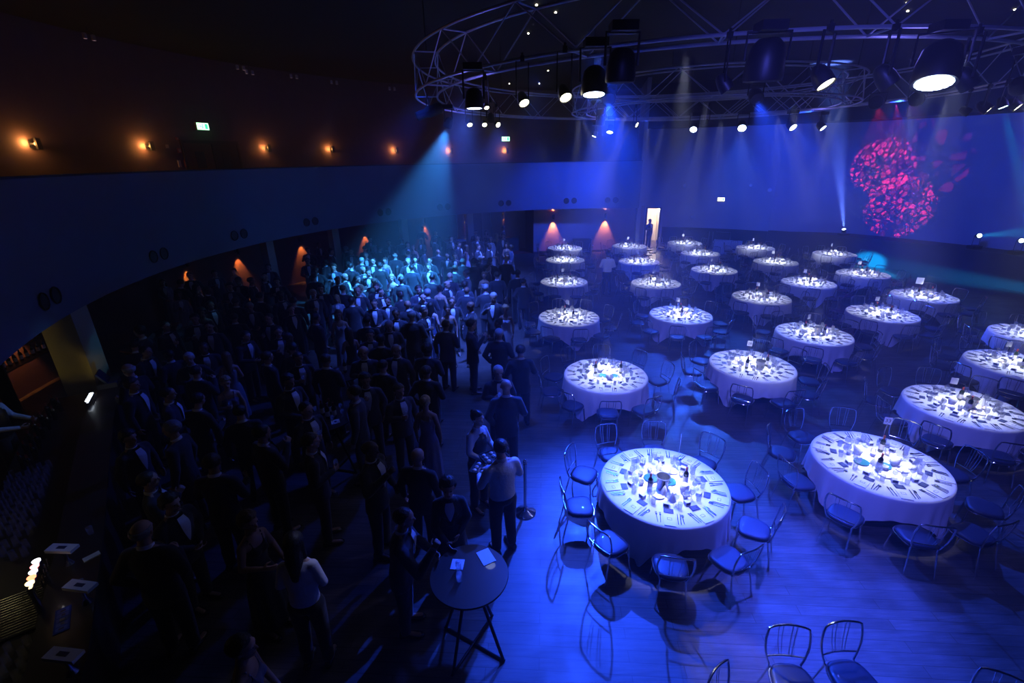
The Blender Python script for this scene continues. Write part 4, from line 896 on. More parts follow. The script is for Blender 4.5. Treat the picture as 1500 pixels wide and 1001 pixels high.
def person_meshes(pose, female=False, hi=False):
    rE,rW,lE,lW,cr,cl,hp,ln=POSE[pose]; k=.90 if female else 1.
    def T(p):          # lean of the upper body
        p=V(p); h=max(0,p.z-.95); return V((p.x+h*ln*1.2,p.y*k if abs(p.y)<.26 else p.y,p.z-h*ln*ln*.5))
    rE,rW,lE,lW=[T((p[0],p[1]*k,p[2])) for p in (rE,rW,lE,lW)]
    sR,sL=T((-.005,-.162*k,1.385)),T((-.005,.162*k,1.385)); nk=T((-.01,0,1.46)); hd=T((.012,0,1.645)); hd.x+=hp*.10
    body=MB()
    # torso + legs
    rings=[]
    for z,rx,ry in ((.86,.095,.135),(.95,.095,.14),(1.08,.085,.125),(1.2,.09,.135),(1.33,.095,.15),(1.41,.085,.15),(1.46,.06,.09),(1.48,.05,.06)):
        c=T((0,0,z)); rings.append([(c.x+rx*k*math.cos(2*math.pi*i/20),c.y+ry*k*math.sin(2*math.pi*i/20),c.z) for i in range(20)])
    body.loft(rings)
    for s in (-1,1):
        body.cap((0,.085*s*k,.9),(.01,.092*s,.50),.078*k,.052*k); body.cap((.01,.092*s,.50),(-.01,.10*s,.10),.05*k,.036)
        body.cap((-.02,.10*s,.05),(.13,.115*s,.035),.033,.025)
    body.cap(nk,hd+V((-.012,0,-.06)),.056*k,.050*k)
    for S,E,W in ((sR,rE,rW),(sL,lE,lW)):
        body.cap(nk+V((0,S.y*.3,-.01)),S,.042*k,.050*k); body.cap(S,E,.052*k,.040*k); body.cap(E,W,.040*k,.026*k)
    up=V((0,0,1))
    for E,W,c,s in ((rE,rW,cr,1),(lE,lW,cl,-1)):
        d=(W-E).normalized(); inward=V((.25,(.9 if W.y<0 else -.9),.1 if abs(d.z)<.8 else 0)); hand(body,W-d*.015,d,s,c,inward)
    # head
    body.ell(hd+V((-.005,0,.022)),(.098*k**.4,.076*k**.4,.094),20,14)
    body.ell(hd+V((.022,0,-.045)),(.064,.056*k**.5,.070),16,12)       # jaw
    body.cap(hd+V((.052,0,-.092)),hd+V((.060,0,-.094)),.020,.018,n=8)  # chin
    body.cap(hd+V((.082,0,.012)),hd+V((.098,0,-.026)),.0085,.0135,n=8) # nose
    for s in (-1,1):
        body.cap(hd+V((.082,.012*s,.028)),hd+V((.070,.046*s,.026)),.010,.009,n=8) # brow
        body.ell(hd+V((.078,.031*s,.008)),(.013,.013,.010),8,6)
        body.ell(hd+V((-.004,.078*s*k**.4,-.005)),(.016,.009,.028),8,6)
    body.cap(hd+V((.083,-.020,-.055)),hd+V((.083,.020,-.055)),.0075,.0075,n=8)
    bm_=remeshed(body,'person',.0068,[M['skin'],M['eye'],M['lip']],2,.4,.11 if not hi else .3)
    ey=[hd+V((.089,.031*s,.008)) for s in (-1,1)]; mi=[]
    for p in bm_.polygons:
        c=p.center; q=0
        if c.z>1.5:
            for e in ey:
                if (c-e).length<.0105: q=1
            dd=c-(hd+V((.089,0,-.055)))
            if abs(dd.y)<.021 and abs(dd.z)<.006 and dd.x>-.012: q=2
        mi.append(q)
    bm_.polygons.foreach_set('material_index',mi)
    out={'body':bm_,'hd':hd,'rW':rW,'lW':lW,'nk':nk,'T':T,'k':k,'arms':(sR,rE,rW,sL,lE,lW)}
    return out
def torso_rings(T,k,add,prof,n=28):
    rg=[]
    for z,rx,ry in prof:
        c=T((0,0,z)); rg.append([(c.x+(rx*k+add)*math.cos(2*math.pi*i/n),c.y+(ry*k+add)*math.sin(2*math.pi*i/n),c.z) for i in range(n)])
    return rg
JP=((.77,.130,.178),(.84,.128,.176),(.95,.120,.166),(1.08,.112,.155),(1.2,.120,.170),(1.33,.125,.182),(1.39,.110,.170),(1.44,.086,.120),(1.485,.060,.066))
SP_=((.93,.120,.160),(1.0,.116,.155),(1.08,.108,.150),(1.2,.114,.162),(1.33,.118,.176),(1.39,.104,.165),(1.44,.080,.116),(1.485,.058,.064))
def jacket(pm, kind='jacket'):
    T,k=pm['T'],pm['k']; mb=MB(); mb.loft(torso_rings(T,k,0,JP if kind=='jacket' else SP_))
    sR,rE,rW,sL,lE,lW=pm['arms']; a=.0 if kind=='jacket' else -.006
    for S,E,W in ((sR,rE,rW),(sL,lE,lW)):
        e2=W-(W-E).normalized()*(.012)
        mb.cap(pm['nk']+V((-.01,S.y*.32,-.022)),S+V((0,0,.004)),.048*k+a,.062*k+a,n=14); mb.cap(S,E,.070*k+a,.056*k+a,n=14); mb.cap(E,e2,.056*k+a,.041*k+a,n=14)
    if kind=='jacket':
        for s in (-1,1): mb.cap(T((.09,.06*s,1.38)),T((.118,.02*s,1.12)),.020,.016)
    return remeshed(mb,kind,.0125,[M['suit'] if kind=='jacket' else M['shirt']],3,.5)
def trousers():
    mb=MB(); mb.ell((0,0,.90),(.118,.158,.12),18,10)
    for s in (-1,1):
        mb.cap((0,.083*s,.88),(.01,.095*s,.50),.096,.072,n=14); mb.cap((.01,.095*s,.50),(-.01,.102*s,.13),.072,.060,n=14); mb.lathe([(.058,.075),(.060,.15),(.066,.3)],14,(-.01,.102*s,0))
    return remeshed(mb,'trousers',.0145,[M['suit']],2,.5)
def shoe(s):
    mb=MB(); rg=[]
    for x,w,h in ((-.085,.022,.05),(-.075,.036,.085),(-.03,.040,.095),(.04,.042,.065),(.11,.046,.05),(.16,.036,.040),(.185,.015,.025)):
        rg.append([(x,.106*s+w*math.cos(2*math.pi*i/14),max(.002,.5*h+.5*h*math.sin(2*math.pi*i/14))) for i in range(14)])
    mb.loft(rg); return mb.mesh('shoe',[M['shoe']],ang=60)
SH=[shoe(1),shoe(-1)]; TRO=trousers()
def frontx(z):
    for (z0,a,_),(z1,b,_) in zip(JP,JP[1:]):
        if z0<=z<=z1: return a+(b-a)*(z-z0)/(z1-z0)
    return .06
def shirt_front(pm, deep=1.10):
    T,k=pm['T'],pm['k']; mb=MB(); rows=10; cols=8; vs=[]
    for i in range(rows+1):
        z=1.455-(1.455-deep)*i/rows; hw=(.036+.026*math.sin(min(1,i/rows*2.2)*math.pi/2))*(1-(i/rows)**1.6)+.004
        for j in range(cols+1):
            y=hw*(2*j/cols-1); c=T((0,0,z)); rx=frontx(z)*k; ry=.18*k
            x=c.x+rx*math.sqrt(max(.1,1-(y/ry)**2))+(.010 if z<1.40 else .004)+.012
            vs.append((x,y,c.z))
    fs=[(i*(cols+1)+j,(i+1)*(cols+1)+j,(i+1)*(cols+1)+j+1,i*(cols+1)+j+1) for i in range(rows) for j in range(cols)]
    mb.add(vs,fs)
    me=mb.mesh('shirt_front',[M['shirt']]); return me
def collar(pm):
    mb=MB(); nk=pm['nk']; k=pm['k']; n=20; pts=[]
    lo=[];hi=[]
    for i in range(n):
        a=2*math.pi*i/n; lo.append((nk.x+.004+.069*k*math.cos(a),.069*k*math.sin(a),nk.z+.012-.016*math.cos(a))); hi.append((nk.x+.004+.061*k*math.cos(a),.061*k*math.sin(a),nk.z+.052-.020*math.cos(a)))
    mb.loft([lo,hi],cap=False); return mb.mesh('collar',[M['shirt']])
def bow(pm):
    mb=MB(); nk=pm['nk']; x=nk.x+.082*pm['k']; z=nk.z+.008
    for s in (-1,1): mb.add([(x,0,z+.006),(x,0,z-.006),(x-.004,.045*s,z-.022),(x-.004,.045*s,z+.022),(x+.014,0,z+.006),(x+.014,0,z-.006),(x+.010,.045*s,z-.022),(x+.010,.045*s,z+.022)],[(0,1,2,3),(7,6,5,4),(0,3,7,4),(1,5,6,2),(3,2,6,7)])
    mb.box(x-.002,x+.018,-.009,.009,z-.010,z+.010); return mb.mesh('bow_tie',[M['bow']],False)
def hair_mesh(hd,kind):
    r_=random.Random(hash(kind)%97 if False else {'short':1,'side':2,'curly':3,'long':4,'bun':5,'fringe':6}[kind]); mb=MB(); nu,nv=28,18; vs=[];c=hd+V((-.018,0,.030))
    gx,gy,gz={'short':(.102,.0845,.096),'side':(.106,.088,.101),'curly':(.108,.100,.118),'long':(.104,.092,.110),'bun':(.100,.086,.106),'fringe':(.099,.083,.088)}[kind]
    mb.ell(c,(gx,gy,gz),nu,nv)
    out=[]
    for p in mb.v:
        q=V(p); rel=q-hd
        if kind=='curly': q+= (q-c).normalized()*(.012*math.sin(rel.x*160)*math.sin(rel.y*150+1)*math.cos(rel.z*140))
        q+=(q-c).normalized()*(.004*math.sin(rel.y*170+rel.x*40)*math.cos(rel.x*90+rel.z*70)); lim=.050+.35*max(0,-(rel.x-.03)) if kind!='fringe' else .055
        face=(rel.x>.028 and rel.z<.060) or (rel.z<-.028+ (-.03 if kind in('long','curly') else 0)) or (kind=='fringe' and rel.z>.07)
        if rel.x>.0 and rel.z<.0: face=True
        if face: q=hd+(q-hd)*.62
        out.append(tuple(q))
    mb.v=out
    if kind=='long':
        mb.cap(hd+V((-.05,0,.0)),hd+V((-.075,0,-.16)),.078,.080); mb.cap(hd+V((-.075,0,-.16)),hd+V((-.115,0,-.33)),.078,.040)
        for s in(-1,1): mb.cap(hd+V((-.02,.062*s,.0)),hd+V((-.03,.080*s,-.15)),.032,.026)
    if kind=='bun': mb.ell(hd+V((-.085,0,.085)),(.042,.042,.040),14,9)
    return remeshed(mb,'hair',.008,[M['hair']],2,.5)
def vest(pm):
    T,k=pm['T'],pm['k']; mb=MB(); mb.loft(torso_rings(T,k,.008,((.92,.125,.164),(1.0,.118,.158),(1.08,.112,.154),(1.2,.117,.160),(1.33,.120,.150),(1.42,.085,.110)))); return remeshed(mb,'waistcoat',.0125,[M['bow']],2,.5)
def dress(pm,long_=False,strap=False):
    T,k=pm['T'],pm['k']; bot=.16 if long_ else .50
    pr=((bot,.20,.24),(.70,.165,.205),(.90,.135,.180),(1.02,.098,.136),(1.10,.095,.132),(1.2,.110,.145),(1.30,.120,.155),(1.34,.106,.150))
    rg=[]; n=40
    for z,rx,ry in pr:
        c=T((0,0,z)); rg.append([(c.x+(rx*k)*(1+(.05*math.sin(9*2*math.pi*i/n) if z<.8 else 0))*math.cos(2*math.pi*i/n),c.y+ry*k*(1+(.05*math.sin(9*2*math.pi*i/n) if z<.8 else 0))*math.sin(2*math.pi*i/n),c.z) for i in range(n)])
    mb=MB(); mb.loft(rg)
    for s in (-1,1): mb.cap(T((.075,.055*s,1.27)),T((.08,.055*s,1.275)),.050,.05)
    if strap:
        for s in(-1,1): mb.tube([T((.09,.08*s*k,1.32)),T((.04,.10*s*k,1.47)),T((-.07,.09*s*k,1.40)),T((-.095,.08*s*k,1.32))],.012,8)
    return remeshed(mb,'dress',.014,[M['suit']],2,.5)
VAR={}
def variant(pose,female):
    key=(pose,female)
    if key not in VAR:
        pm=person_meshes(pose,female,pose in('tray','fist','ontable')); d={'pm':pm}; VAR[key]=d
    return VAR[key]
def lazy(d,k,fn):
    if k not in d: d[k]=fn()
    return d[k]
HD0={}
def person(x,y,head_deg,pose,female,outfit,hair,skin,suit,haircol,label,group='guests standing in the crowd',sc_=1.0,z=0.):
    d=variant(pose,female); pm=d['pm']
    b=obj('person',pm['body'],None,(x,y,z),(0,0,R(head_deg)),(sc_*1.08,sc_*(1.06 if female else 1.15),sc_*1.01),(*skin,1)); tag(b,label,'person',group)
    def part(nm,key,fn,c=None): return obj(nm,lazy(d,key,fn),b,color=(*(c or (1,1,1)),1))
    if outfit=='suit':
        part('jacket','jk',lambda:jacket(pm),suit); part('shirt_front','sf',lambda:shirt_front(pm)); part('collar','co',lambda:collar(pm)); part('bow_tie','bo',lambda:bow(pm)); obj('trousers',TRO,b,color=(*suit,1))
    elif outfit=='waiter':
        part('shirt','st',lambda:jacket(pm,'shirt')); part('collar','co',lambda:collar(pm),None); part('bow_tie','bo',lambda:bow(pm)); obj('trousers',TRO,b,color=(.008,.008,.01,1))
    elif outfit=='vest':
        part('shirt','st',lambda:jacket(pm,'shirt')); part('collar','co',lambda:collar(pm)); part('waistcoat','ve',lambda:vest(pm)); obj('trousers',TRO,b,color=(.008,.008,.01,1))
    elif outfit=='blouse':
        part('blouse','st',lambda:jacket(pm,'shirt')); obj('trousers',TRO,b,color=(.008,.008,.01,1))
    elif outfit=='dress': part('dress','dr',lambda:dress(pm,True,True),suit)
    elif outfit=='shortdress': part('dress','ds',lambda:dress(pm,False,False),suit)
    elif outfit=='jacketdress': part('jacket','jk',lambda:jacket(pm),suit); part('dress','dr',lambda:dress(pm,True,True),suit); part('shirt_front','sf',lambda:shirt_front(pm,1.2))
    for m_ in SH: obj('shoe',m_,b)
    if hair: part('hair','h_'+hair,lambda:hair_mesh(pm['hd'],hair),haircol)
    return b
SK=[(.50,.30,.22),(.42,.25,.18),(.56,.36,.28),(.16,.08,.05),(.10,.05,.035),(.30,.17,.11)]
SKW=[0,1,2,2,0,3,4,5,0,1]
DK=[(.012,.010,.009),(.02,.014,.01),(.006,.006,.006),(.05,.03,.018)]
GR=[(.35,.35,.36),(.22,.22,.23),(.5,.5,.5)]
SU=[(.012,.012,.018),(.014,.016,.03),(.02,.02,.028),(.035,.04,.06),(.010,.010,.012)]
DR=[(.02,.02,.03),(.12,.10,.18),(.03,.05,.12),(.25,.22,.28),(.015,.015,.02),(.3,.3,.36)]
LMK=[('the bar',-5.6,5.4),('the gold-lit column',-9.4,9.4),('the first plain column',-9.2,17.6),('the second plain column',-7.7,20.6),('the third plain column',-5.2,23.6),('the alcove column',-2.2,25.9),
 ('the front table',2.2,5.7),('the second crowd-side table',2.1,9.5),('the third crowd-side table',1.75,13.6),('the fourth crowd-side table',2.1,18.0),('the red-lit alcove',-.6,27.5),('the chrome stanchion',.15,5.95),
 ('the serving waiter',-.16,5.24),('the tall table with a napkin',-.5,3.8),('the bottle-crowded tall table',-3.24,7.15),('the long-haired woman in white',-2.22,3.61),('the bartender',-8.7,7.1),
 ('the lamp-lit centre of the crowd',-4.6,18.6),('the service table',-3.,27.),('the door-side sconce',-5,27),('the first low sconce',-11.7,16.8),('the beer taps',-4.9,3.7)]
used=set()
def where(x,y,base):
    c=sorted(LMK,key=lambda l:(l[1]-x)**2+(l[2]-y)**2)
    for nm,lx,ly in c[:9]:
        dx,dy=x-lx,y-ly
        rels=(['right of','left of'][dx<0],['behind','in front of'][dy<0]) if abs(dx)>abs(dy) else (['behind','in front of'][dy<0],['right of','left of'][dx<0])
        for rl in rels:
            s='%s %s %s'%(base,rl,nm)
            if s not in used and len(re.findall(r"[A-Za-z0-9][A-Za-z0-9'-]*",s))<=16: used.add(s); return s
    used.add(base); return base
import re
def dirw(h):
    h=h%360
    return 'facing away' if 45<=h<135 else 'facing left' if 135<=h<225 else 'facing us' if 225<=h<315 else 'facing right'
PW={'hang':'arms down','glass':'glass raised','gesture':'hands out','pocket':'one hand in pocket','clasp':'hands together','drink':'drinking','lean':'leaning in'}
rp=random.Random(11)
HG=[]
for i,(x,y,k,h) in enumerate(PEOPLE):
    fem=(k=='W'); pose=rp.choice(['hang','glass','gesture','pocket','clasp','glass','pocket','drink','lean','hang'] if not fem else ['glass','clasp','hang','gesture'])
    si=SKW[rp.randrange(10)]; skin=SK[si]
    if k=='W':
        hair=rp.choice(['long','long','bun','curly']); hc=rp.choice(DK+[(.35,.24,.12),(.2,.1,.05)]); c=rp.choice(DR); of=rp.choice(['dress','dress','shortdress','jacketdress'])
        desc='%s woman in %s dress'%({'long':'long-haired','bun':'pinned-haired','curly':'curly-haired'}[hair], 'pale' if max(c)>.2 else 'violet-grey' if max(c)>.15 else 'dark')
    else:
        if k=='B': hair=rp.choice([None,'fringe']); hc=rp.choice(DK)
        elif k=='G': hair=rp.choice(['short','side','fringe']); hc=rp.choice(GR)
        else: hair=rp.choice(['short','side','short','curly']); hc=rp.choice(DK)
        if k=='G' and si in (3,4): skin=SK[0]
        c=rp.choice(SU); of='suit'
        desc='%s man in %s suit'%({'B':'bald','G':'grey-haired'}.get(k,{'short':'short-haired','side':'dark-haired','curly':'curly-haired'}.get(hair,'dark-haired')), 'grey-blue' if max(c)>.05 else 'navy' if c[2]>.028 else 'black')
    lb=where(x,y,'%s, %s, %s,'%(desc,PW[pose],dirw(h)))
    hh=h+rp.uniform(-14,14); s_=rp.uniform(.96,1.05)*(.95 if fem else 1.)
    person(x,y,hh,pose,fem,of,hair,skin,c,hc,lb,sc_=s_)
    if pose in('glass','pocket') and (y<12 or rp.random()<.35):
        pm=VAR[(pose,fem)]['pm']; w_=pm['rW']+(pm['arms'][2]-pm['arms'][1]).normalized()*.075+V((.0,.028,-.055))
        q=Matrix.Translation((x,y,0))@Matrix.Rotation(R(hh),4,'Z')@Matrix.Scale(s_,4)@w_
        o=obj('champagne_glass',GF,None,q); tag(o,where(x,y,'stemmed glass held by a guest,'),'glass','held glasses')
# ---- the figures that show large
def big(*a,**k): return person(*a,group='',**k)
BK_=(.010,.010,.013)
def big(x,y,h,pose,fem,of,hair,sk,c,hc,lb,sc_=1.0): 
    b=person(x,y,h,pose,fem,of,hair,sk,c,hc,lb,sc_=sc_); del b['group']; return b
big(-.16,5.22,118,'tray',False,'waiter','short',SK[0],BK_,DK[2],'dark-haired waiter in white shirt and black trousers seen from behind, holding a tray',1.03)
big(-.56,6.12,-42,'tray',True,'vest','bun',SK[2],BK_,DK[1],'waitress with pinned-up dark hair and black waistcoat facing the white-shirted waiter',1.0)
big(-1.30,4.02,5,'fist',False,'suit','short',SK[1],(.03,.035,.055),DK[1],'dark-suited man raising his fist beside the tall table')
big(-.80,4.62,-80,'ontable',True,'jacketdress','curly',SK[0],BK_,DK[0],'woman in open black jacket leaning her hand on the tall table')
big(-2.22,3.62,95,'clasp',True,'blouse','long',SK[2],BK_,DK[2],'woman in white blouse with very long black hair, back to us',1.02)
big(-2.92,4.05,-20,'gesture',True,'dress','curly',SK[1],BK_,(.12,.07,.03),'curly-haired woman in dark dress bending toward the white blouse',.98)
big(-2.25,2.62,10,'clasp',True,'dress','short',SK[1],(.16,.17,.28),DK[0],'person in patterned top at the bottom edge of the picture',.98)
big(-3.85,3.80,95,'pocket',False,'suit','fringe',SK[1],BK_,GR[1],'heavy balding man in black suit, back to us, near the beer taps',1.04)
big(-8.85,7.02,20,'tray',False,'vest','short',SK[0],BK_,DK[0],'bartender in white shirt and black waistcoat working at the taps')
big(-7.0,4.45,25,'gesture',False,'vest','short',SK[3],BK_,DK[0],'bartender cut by the left border behind the glass racks')
big(3.92,18.75,92,'clasp',False,'waiter','short',SK[3],BK_,DK[2],'waiter in white shirt with hands joined, standing alone between far tables')
big(.22,15.2,95,'hang',False,'suit','short',SK[4],(.006,.006,.008),DK[2],'tall man all in black at the right edge of the crowd',1.05)
big(8.47,29.0,-60,'pocket',False,'suit','short',SK[3],BK_,DK[2],'man in black standing in the lit doorway')
TRAYM=MB(); TRAYM.box(-.19,.19,-.14,.14,0,.012); TRAYM.box(-.19,.19,-.14,-.13,.012,.03); TRAYM.box(-.19,.19,.13,.14,.012,.03); TRAYM.box(-.19,-.18,-.14,.14,.012,.03); TRAYM.box(.18,.19,-.14,.14,.012,.03)
TRM=TRAYM.mesh('tray',[M['black']])
for (x,y,z,rz,lb) in ((-.42,5.58,1.12,-20,'black tray of canapes held by the white-shirted waiter'),(-.30,5.86,1.14,30,'black canape tray held by the waitress')):
    t=obj('tray',TRM,None,(x,y,z),(0,0,R(rz))); tag(t,lb,'tray')
    for i in range(9):
        mb=MB(); mb.lathe([(.0,.0),(.026,0),(.03,.012),(.02,.025),(.0,.03)],10,cap=False); px_=V((-.12+.12*(i%3),-.08+.08*(i//3),0)); pw=Matrix.Translation((x,y,z+.013))@Matrix.Rotation(R(rz),4,'Z')@px_
        o=obj('canape',mb.mesh('canape',[M['china']]),None,pw); tag(o,'pale round canape on the '+lb.replace(' of canapes','').replace(' canape',''),'canape','canapes on the trays')
# ------------------------------------------------------------------ stanchions, tall tables, bar
for x,y,lb in ((.17,5.97,'chrome rope stanchion with domed base behind the white-shirted waiter'),(.10,16.9,'slim chrome stanchion at the right edge of the far crowd')):
    t=thing('stanchion',lb,'stanchion',(x,y,0)); mb=MB(); mb.lathe([(.17,0),(.17,.015),(.15,.03),(.07,.06),(.028,.10),(.001,.10)],28,cap=False); obj('base',mb.mesh('base',[M['chrome']]),t)
    mb=MB(); mb.lathe([(.024,.08),(.024,.90),(.034,.91),(.034,.93),(.022,.94),(.001,.94)],16,cap=False); obj('post',mb.mesh('post',[M['chrome']]),t)
    mb=MB(); mb.ell((0,0,.97),(.034,.034,.034),14,9); obj('knob',mb.mesh('knob',[M['chrome']]),t)
def tall_table(x,y,lb,rz=0):
    t=thing('tall_table',lb,'table',(x,y,0),R(rz)); mb=MB(); mb.lathe([(.001,1.055),(.40,1.055),(.42,1.062),(.425,1.075),(.42,1.088),(.001,1.09)],48,cap=False); obj('tabletop',mb.mesh('tabletop',[M['tabletop']]),t)
    for k in range(4):
        a=R(45+90*k); c,s=math.cos(a),math.sin(a)
        mb=MB(); mb.tube([(.40*c,.40*s,.02),(.06*c,.06*s,1.05)],.018,8); obj('leg',mb.mesh('leg',[M['black']]),t)
    for k in range(2):
        a=R(45+90*k); c,s=math.cos(a),math.sin(a); mb=MB(); mb.tube([(-.42*c,-.42*s,.02+.0*k),(.42*c,.42*s,.02)],.016,8); obj('foot_bar',mb.mesh('foot_bar',[M['black']]),t)
    return t
tall_table(-.50,3.80,'tall dark round table with a napkin, beside the fist-raising man',15)
tall_table(-3.24,7.15,'tall dark round table crowded with bottles in the middle of the guests',30)
tall_table(-3.6,9.0,'tall dark round table half hidden among guests holding one bottle',10)
mb=MB(); mb.box(-.075,.075,-.105,.105,0,.004); o=obj('menu_card',mb.mesh('menu_card',[M['paper']]),None,(-.33,4.03,1.092),(0,0,R(28))); tag(o,'large blank card lying on the tall table by the waiter','card')
mb=MB(); mb.box(-.07,.07,-.07,.07,0,.004); mb.box(-.02,.02,-.03,.03,.004,.0045,1); o=obj('napkin',mb.mesh('napkin',[M['paper'],M['navycard']]),None,(-.64,3.93,1.092),(0,0,R(-5))); tag(o,'square paper napkin with dark print under the small glass','napkin')
o=obj('tumbler',GT,None,(-.62,3.86,1.097)); tag(o,'small drinking glass standing on the printed napkin','glass')
o=obj('tumbler',GT,None,(-.60,3.72,1.091)); tag(o,'half-full glass beside the printed napkin on the tall table','glass')
rq=random.Random(5)
for i,(dx,dy) in enumerate([(-.12,.1),(.0,.16),(.12,.02),(.02,-.02)]):
    o=obj('wine_bottle',BO[0],None,(-3.24+dx,7.15+dy,1.091)); obj('bottle_label',BO[1],o); obj('foil',BO[2],o); tag(o,'dark bottle on the bottle-crowded tall table, %s of four'%ORD[i],'bottle')
for i in range(7):
    a=i*.9; o=obj('wine_glass',GF,None,(-3.24+.27*math.cos(a),7.15+.27*math.sin(a),1.091)); tag(o,'stemmed glass on the bottle-crowded tall table, %s around its rim'%ORD[i],'glass')
o=obj('napkin',bpy.data.meshes['napkin'],None,(-3.06,7.02,1.091),(0,0,.5)); tag(o,'crumpled-looking paper napkin on the bottle-crowded tall table','napkin')
o=obj('wine_bottle',BO[0],None,(-3.55,9.05,1.091)); obj('bottle_label',BO[1],o); tag(o,'single dark bottle on the half-hidden tall table','bottle')
# bar counter: front line from near to far
BP=[(-3.35,2.0),(-4.0,3.05),(-5.0,4.45),(-6.2,6.05),(-7.3,7.55),(-8.2,9.1)]
def offs(d):
    out=[]
    for i,p in enumerate(BP):
        a=Vector(BP[max(i-1,0)]); b=Vector(BP[min(i+1,len(BP)-1)]); t_=(b-a).normalized(); out.append((p[0]-t_.y*d,p[1]+t_.x*d))
    return out
def strip(d0,d1,z0,z1,mt,name,par):
    A,B=offs(d0),offs(d1); rg=[[(a[0],a[1],z0),(b[0],b[1],z0),(b[0],b[1],z1),(a[0],a[1],z1)] for a,b in zip(A,B)]
    mb=MB(); mb.loft(rg); return obj(name,mb.mesh(name,[mt],ang=30),par)
bar=thing('bar_counter','long dark bar counter curving along the lower left with taps and glass racks','bar',(0,0,0))
strip(-.02,.42,1.06,1.10,M['tabletop'],'counter_top',bar); strip(.06,.12,0,1.06,M['dark'],'front_panel',bar); strip(.42,1.32,.82,.86,M['black'],'work_surface',bar); strip(.12,1.28,.1,.82,M['black'],'cabinet_body',bar)
def onbar(s,d):     # s in 0..5 along the polyline, d across
    A=offs(d); i=min(int(s),4); f_=s-i; return (A[i][0]*(1-f_)+A[i+1][0]*f_, A[i][1]*(1-f_)+A[i+1][1]*f_)
def tangent(s):
    i=min(int(s),4); return math.atan2(BP[i+1][1]-BP[i][1],BP[i+1][0]-BP[i][0])
# beer font columns with lit lenses
cols_=[(1.,.75,.35),(1.,.25,.12),(.8,.9,1.),(1.,.3,.3),(.9,.9,1.)]
for s,d,lb,cool in ((1.55,.40,'chrome beer font with a row of red and gold lit badges on the near bar',False),(4.35,.42,'chrome beer font with white lit badges near the gold-lit column',True)):
    x,y=onbar(s,d); a=tangent(s); t=thing('beer_font',lb,'beer tap',(x,y,1.10 if d<.42 else .86),a)
    mb=MB(); mb.tube([(-.22,0,0),(-.22,0,.30),(.22,0,.30),(.22,0,0)],.028,10); obj('pipe',mb.mesh('pipe',[M['chrome']]),t)
    for i in range(5):
        c_=(.75,.85,1.) if cool else cols_[i]; mb=MB(); mb.lathe([(.001,.0),(.034,.0),(.036,.012),(.001,.014)],16,cap=False)
        bd=obj('badge',mb.mesh('badge',[emis('lit_badge',c_,3.5)]),t,(-.17+.085*i,.0,.335)); 
        mb=MB(); mb.tube([(0,-.03,-.06),(0,-.07,-.06),(0,-.075,.03)],.008,6); obj('tap_handle',mb.mesh('tap_handle',[M['black']]),t,(-.17+.085*i,0,.30))
# T shaped pump clips (pale boards with a dark panel)
def pump(x,y,rz,lb):
    t=thing('pump_head',lb,'beer tap',(x,y,1.10),rz); mb=MB(); mb.lathe([(.05,0),(.035,.03),(.02,.06),(.02,.20)],14); obj('column',mb.mesh('column',[M['steel']]),t)
    mb=MB(); mb.box(-.15,.15,-.055,.055,.20,.235); mb.box(-.05,.05,-.02,.02,.235,.237,1); obj('board',mb.mesh('board',[M['paper'],M['navycard']],False),t)
pump(*onbar(1.80,.26),tangent(1.8)+.9,'pale T-shaped pump head on the near bar, the one farthest along'); pump(*onbar(1.35,.04),tangent(1.35)+.8,'pale T-shaped pump head leaning over the customer edge'); pump(*onbar(.80,.06),tangent(.80)+.9,'pale T-shaped pump head nearest the bottom corner of the bar')
mb=MB(); mb.box(-.04,.04,-.075,.075,0,.012); o=obj('card_reader',mb.mesh('card_reader',[M['paper']]),None,(*onbar(1.78,.06),1.10),(0,0,tangent(1.7)+.3)); tag(o,'pale upright card beside the pump heads on the near bar','card')
# bar runner with worn dark letters
t=thing('bar_towel','blue bar towel with a row of blocky worn marks on the near counter','towel',(*onbar(1.28,.22),1.101),tangent(1.28)+math.pi+.05)
mb=MB(); mb.box(-.17,.17,-.06,.06,0,.006); obj('towel_cloth',mb.mesh('towel_cloth',[mat('blue_towel',(.05,.09,.35),.9)]),t)
mb=MB()
for i in range(5): mb.box(-.15+.062*i,-.10+.062*i,-.045,.045,.006,.0075); mb.box(-.137+.062*i,-.113+.062*i,-.02+.012*(i%2),.02,.0075,.0085,1)
obj('woven_blocks',mb.mesh('woven_blocks',[mat('pale_towel_weave',(.2,.26,.6),.9),M['navycard']],False),t)
# rows of glasses on the work surface
GU=MB(); GU.lathe([(.036,0),(.034,.002),(.028,.13),(.001,.132)],12,cap=False); GUM=GU.mesh('pint_glass',[M['glass']])
k=0
for s in [2.25+.075*i for i in range(16)]:
    for d in (.80,.90,1.00,1.10,1.20):
        if rq.random()<.12: continue
        x,y=onbar(s,d); o=obj('pint_glass',GUM,None,(x+rq.uniform(-.01,.01),y+rq.uniform(-.01,.01),.86)); tag(o,'upturned pint glass in the glinting rows behind the bar','glass','upturned glasses behind the bar')
for s in [.95+.08*i for i in range(6)]:
    for d in (.55,.67,.79,.9,1.0):
        x,y=onbar(s,d); o=obj('pint_glass',GUM,None,(x+rq.uniform(-.01,.01),y,.86)); tag(o,'upturned glass on the near drip mat behind the bar','glass','upturned glasses on the near drip mat')
x,y=onbar(1.68,.74); t=thing('drip_tray','dark ribbed steel drip tray behind the near bar','tray',(x,y,.862),tangent(1.7)); mb=MB(); mb.box(-.35,.35,-.22,.22,0,.02); obj('tray',mb.mesh('tray',[M['black']]),t)
mb=MB()
for i in range(16): mb.box(-.33+.042*i,-.325+.042*i,-.21,.21,.02,.026)
obj('grille',mb.mesh('grille',[M['steel']]),t)
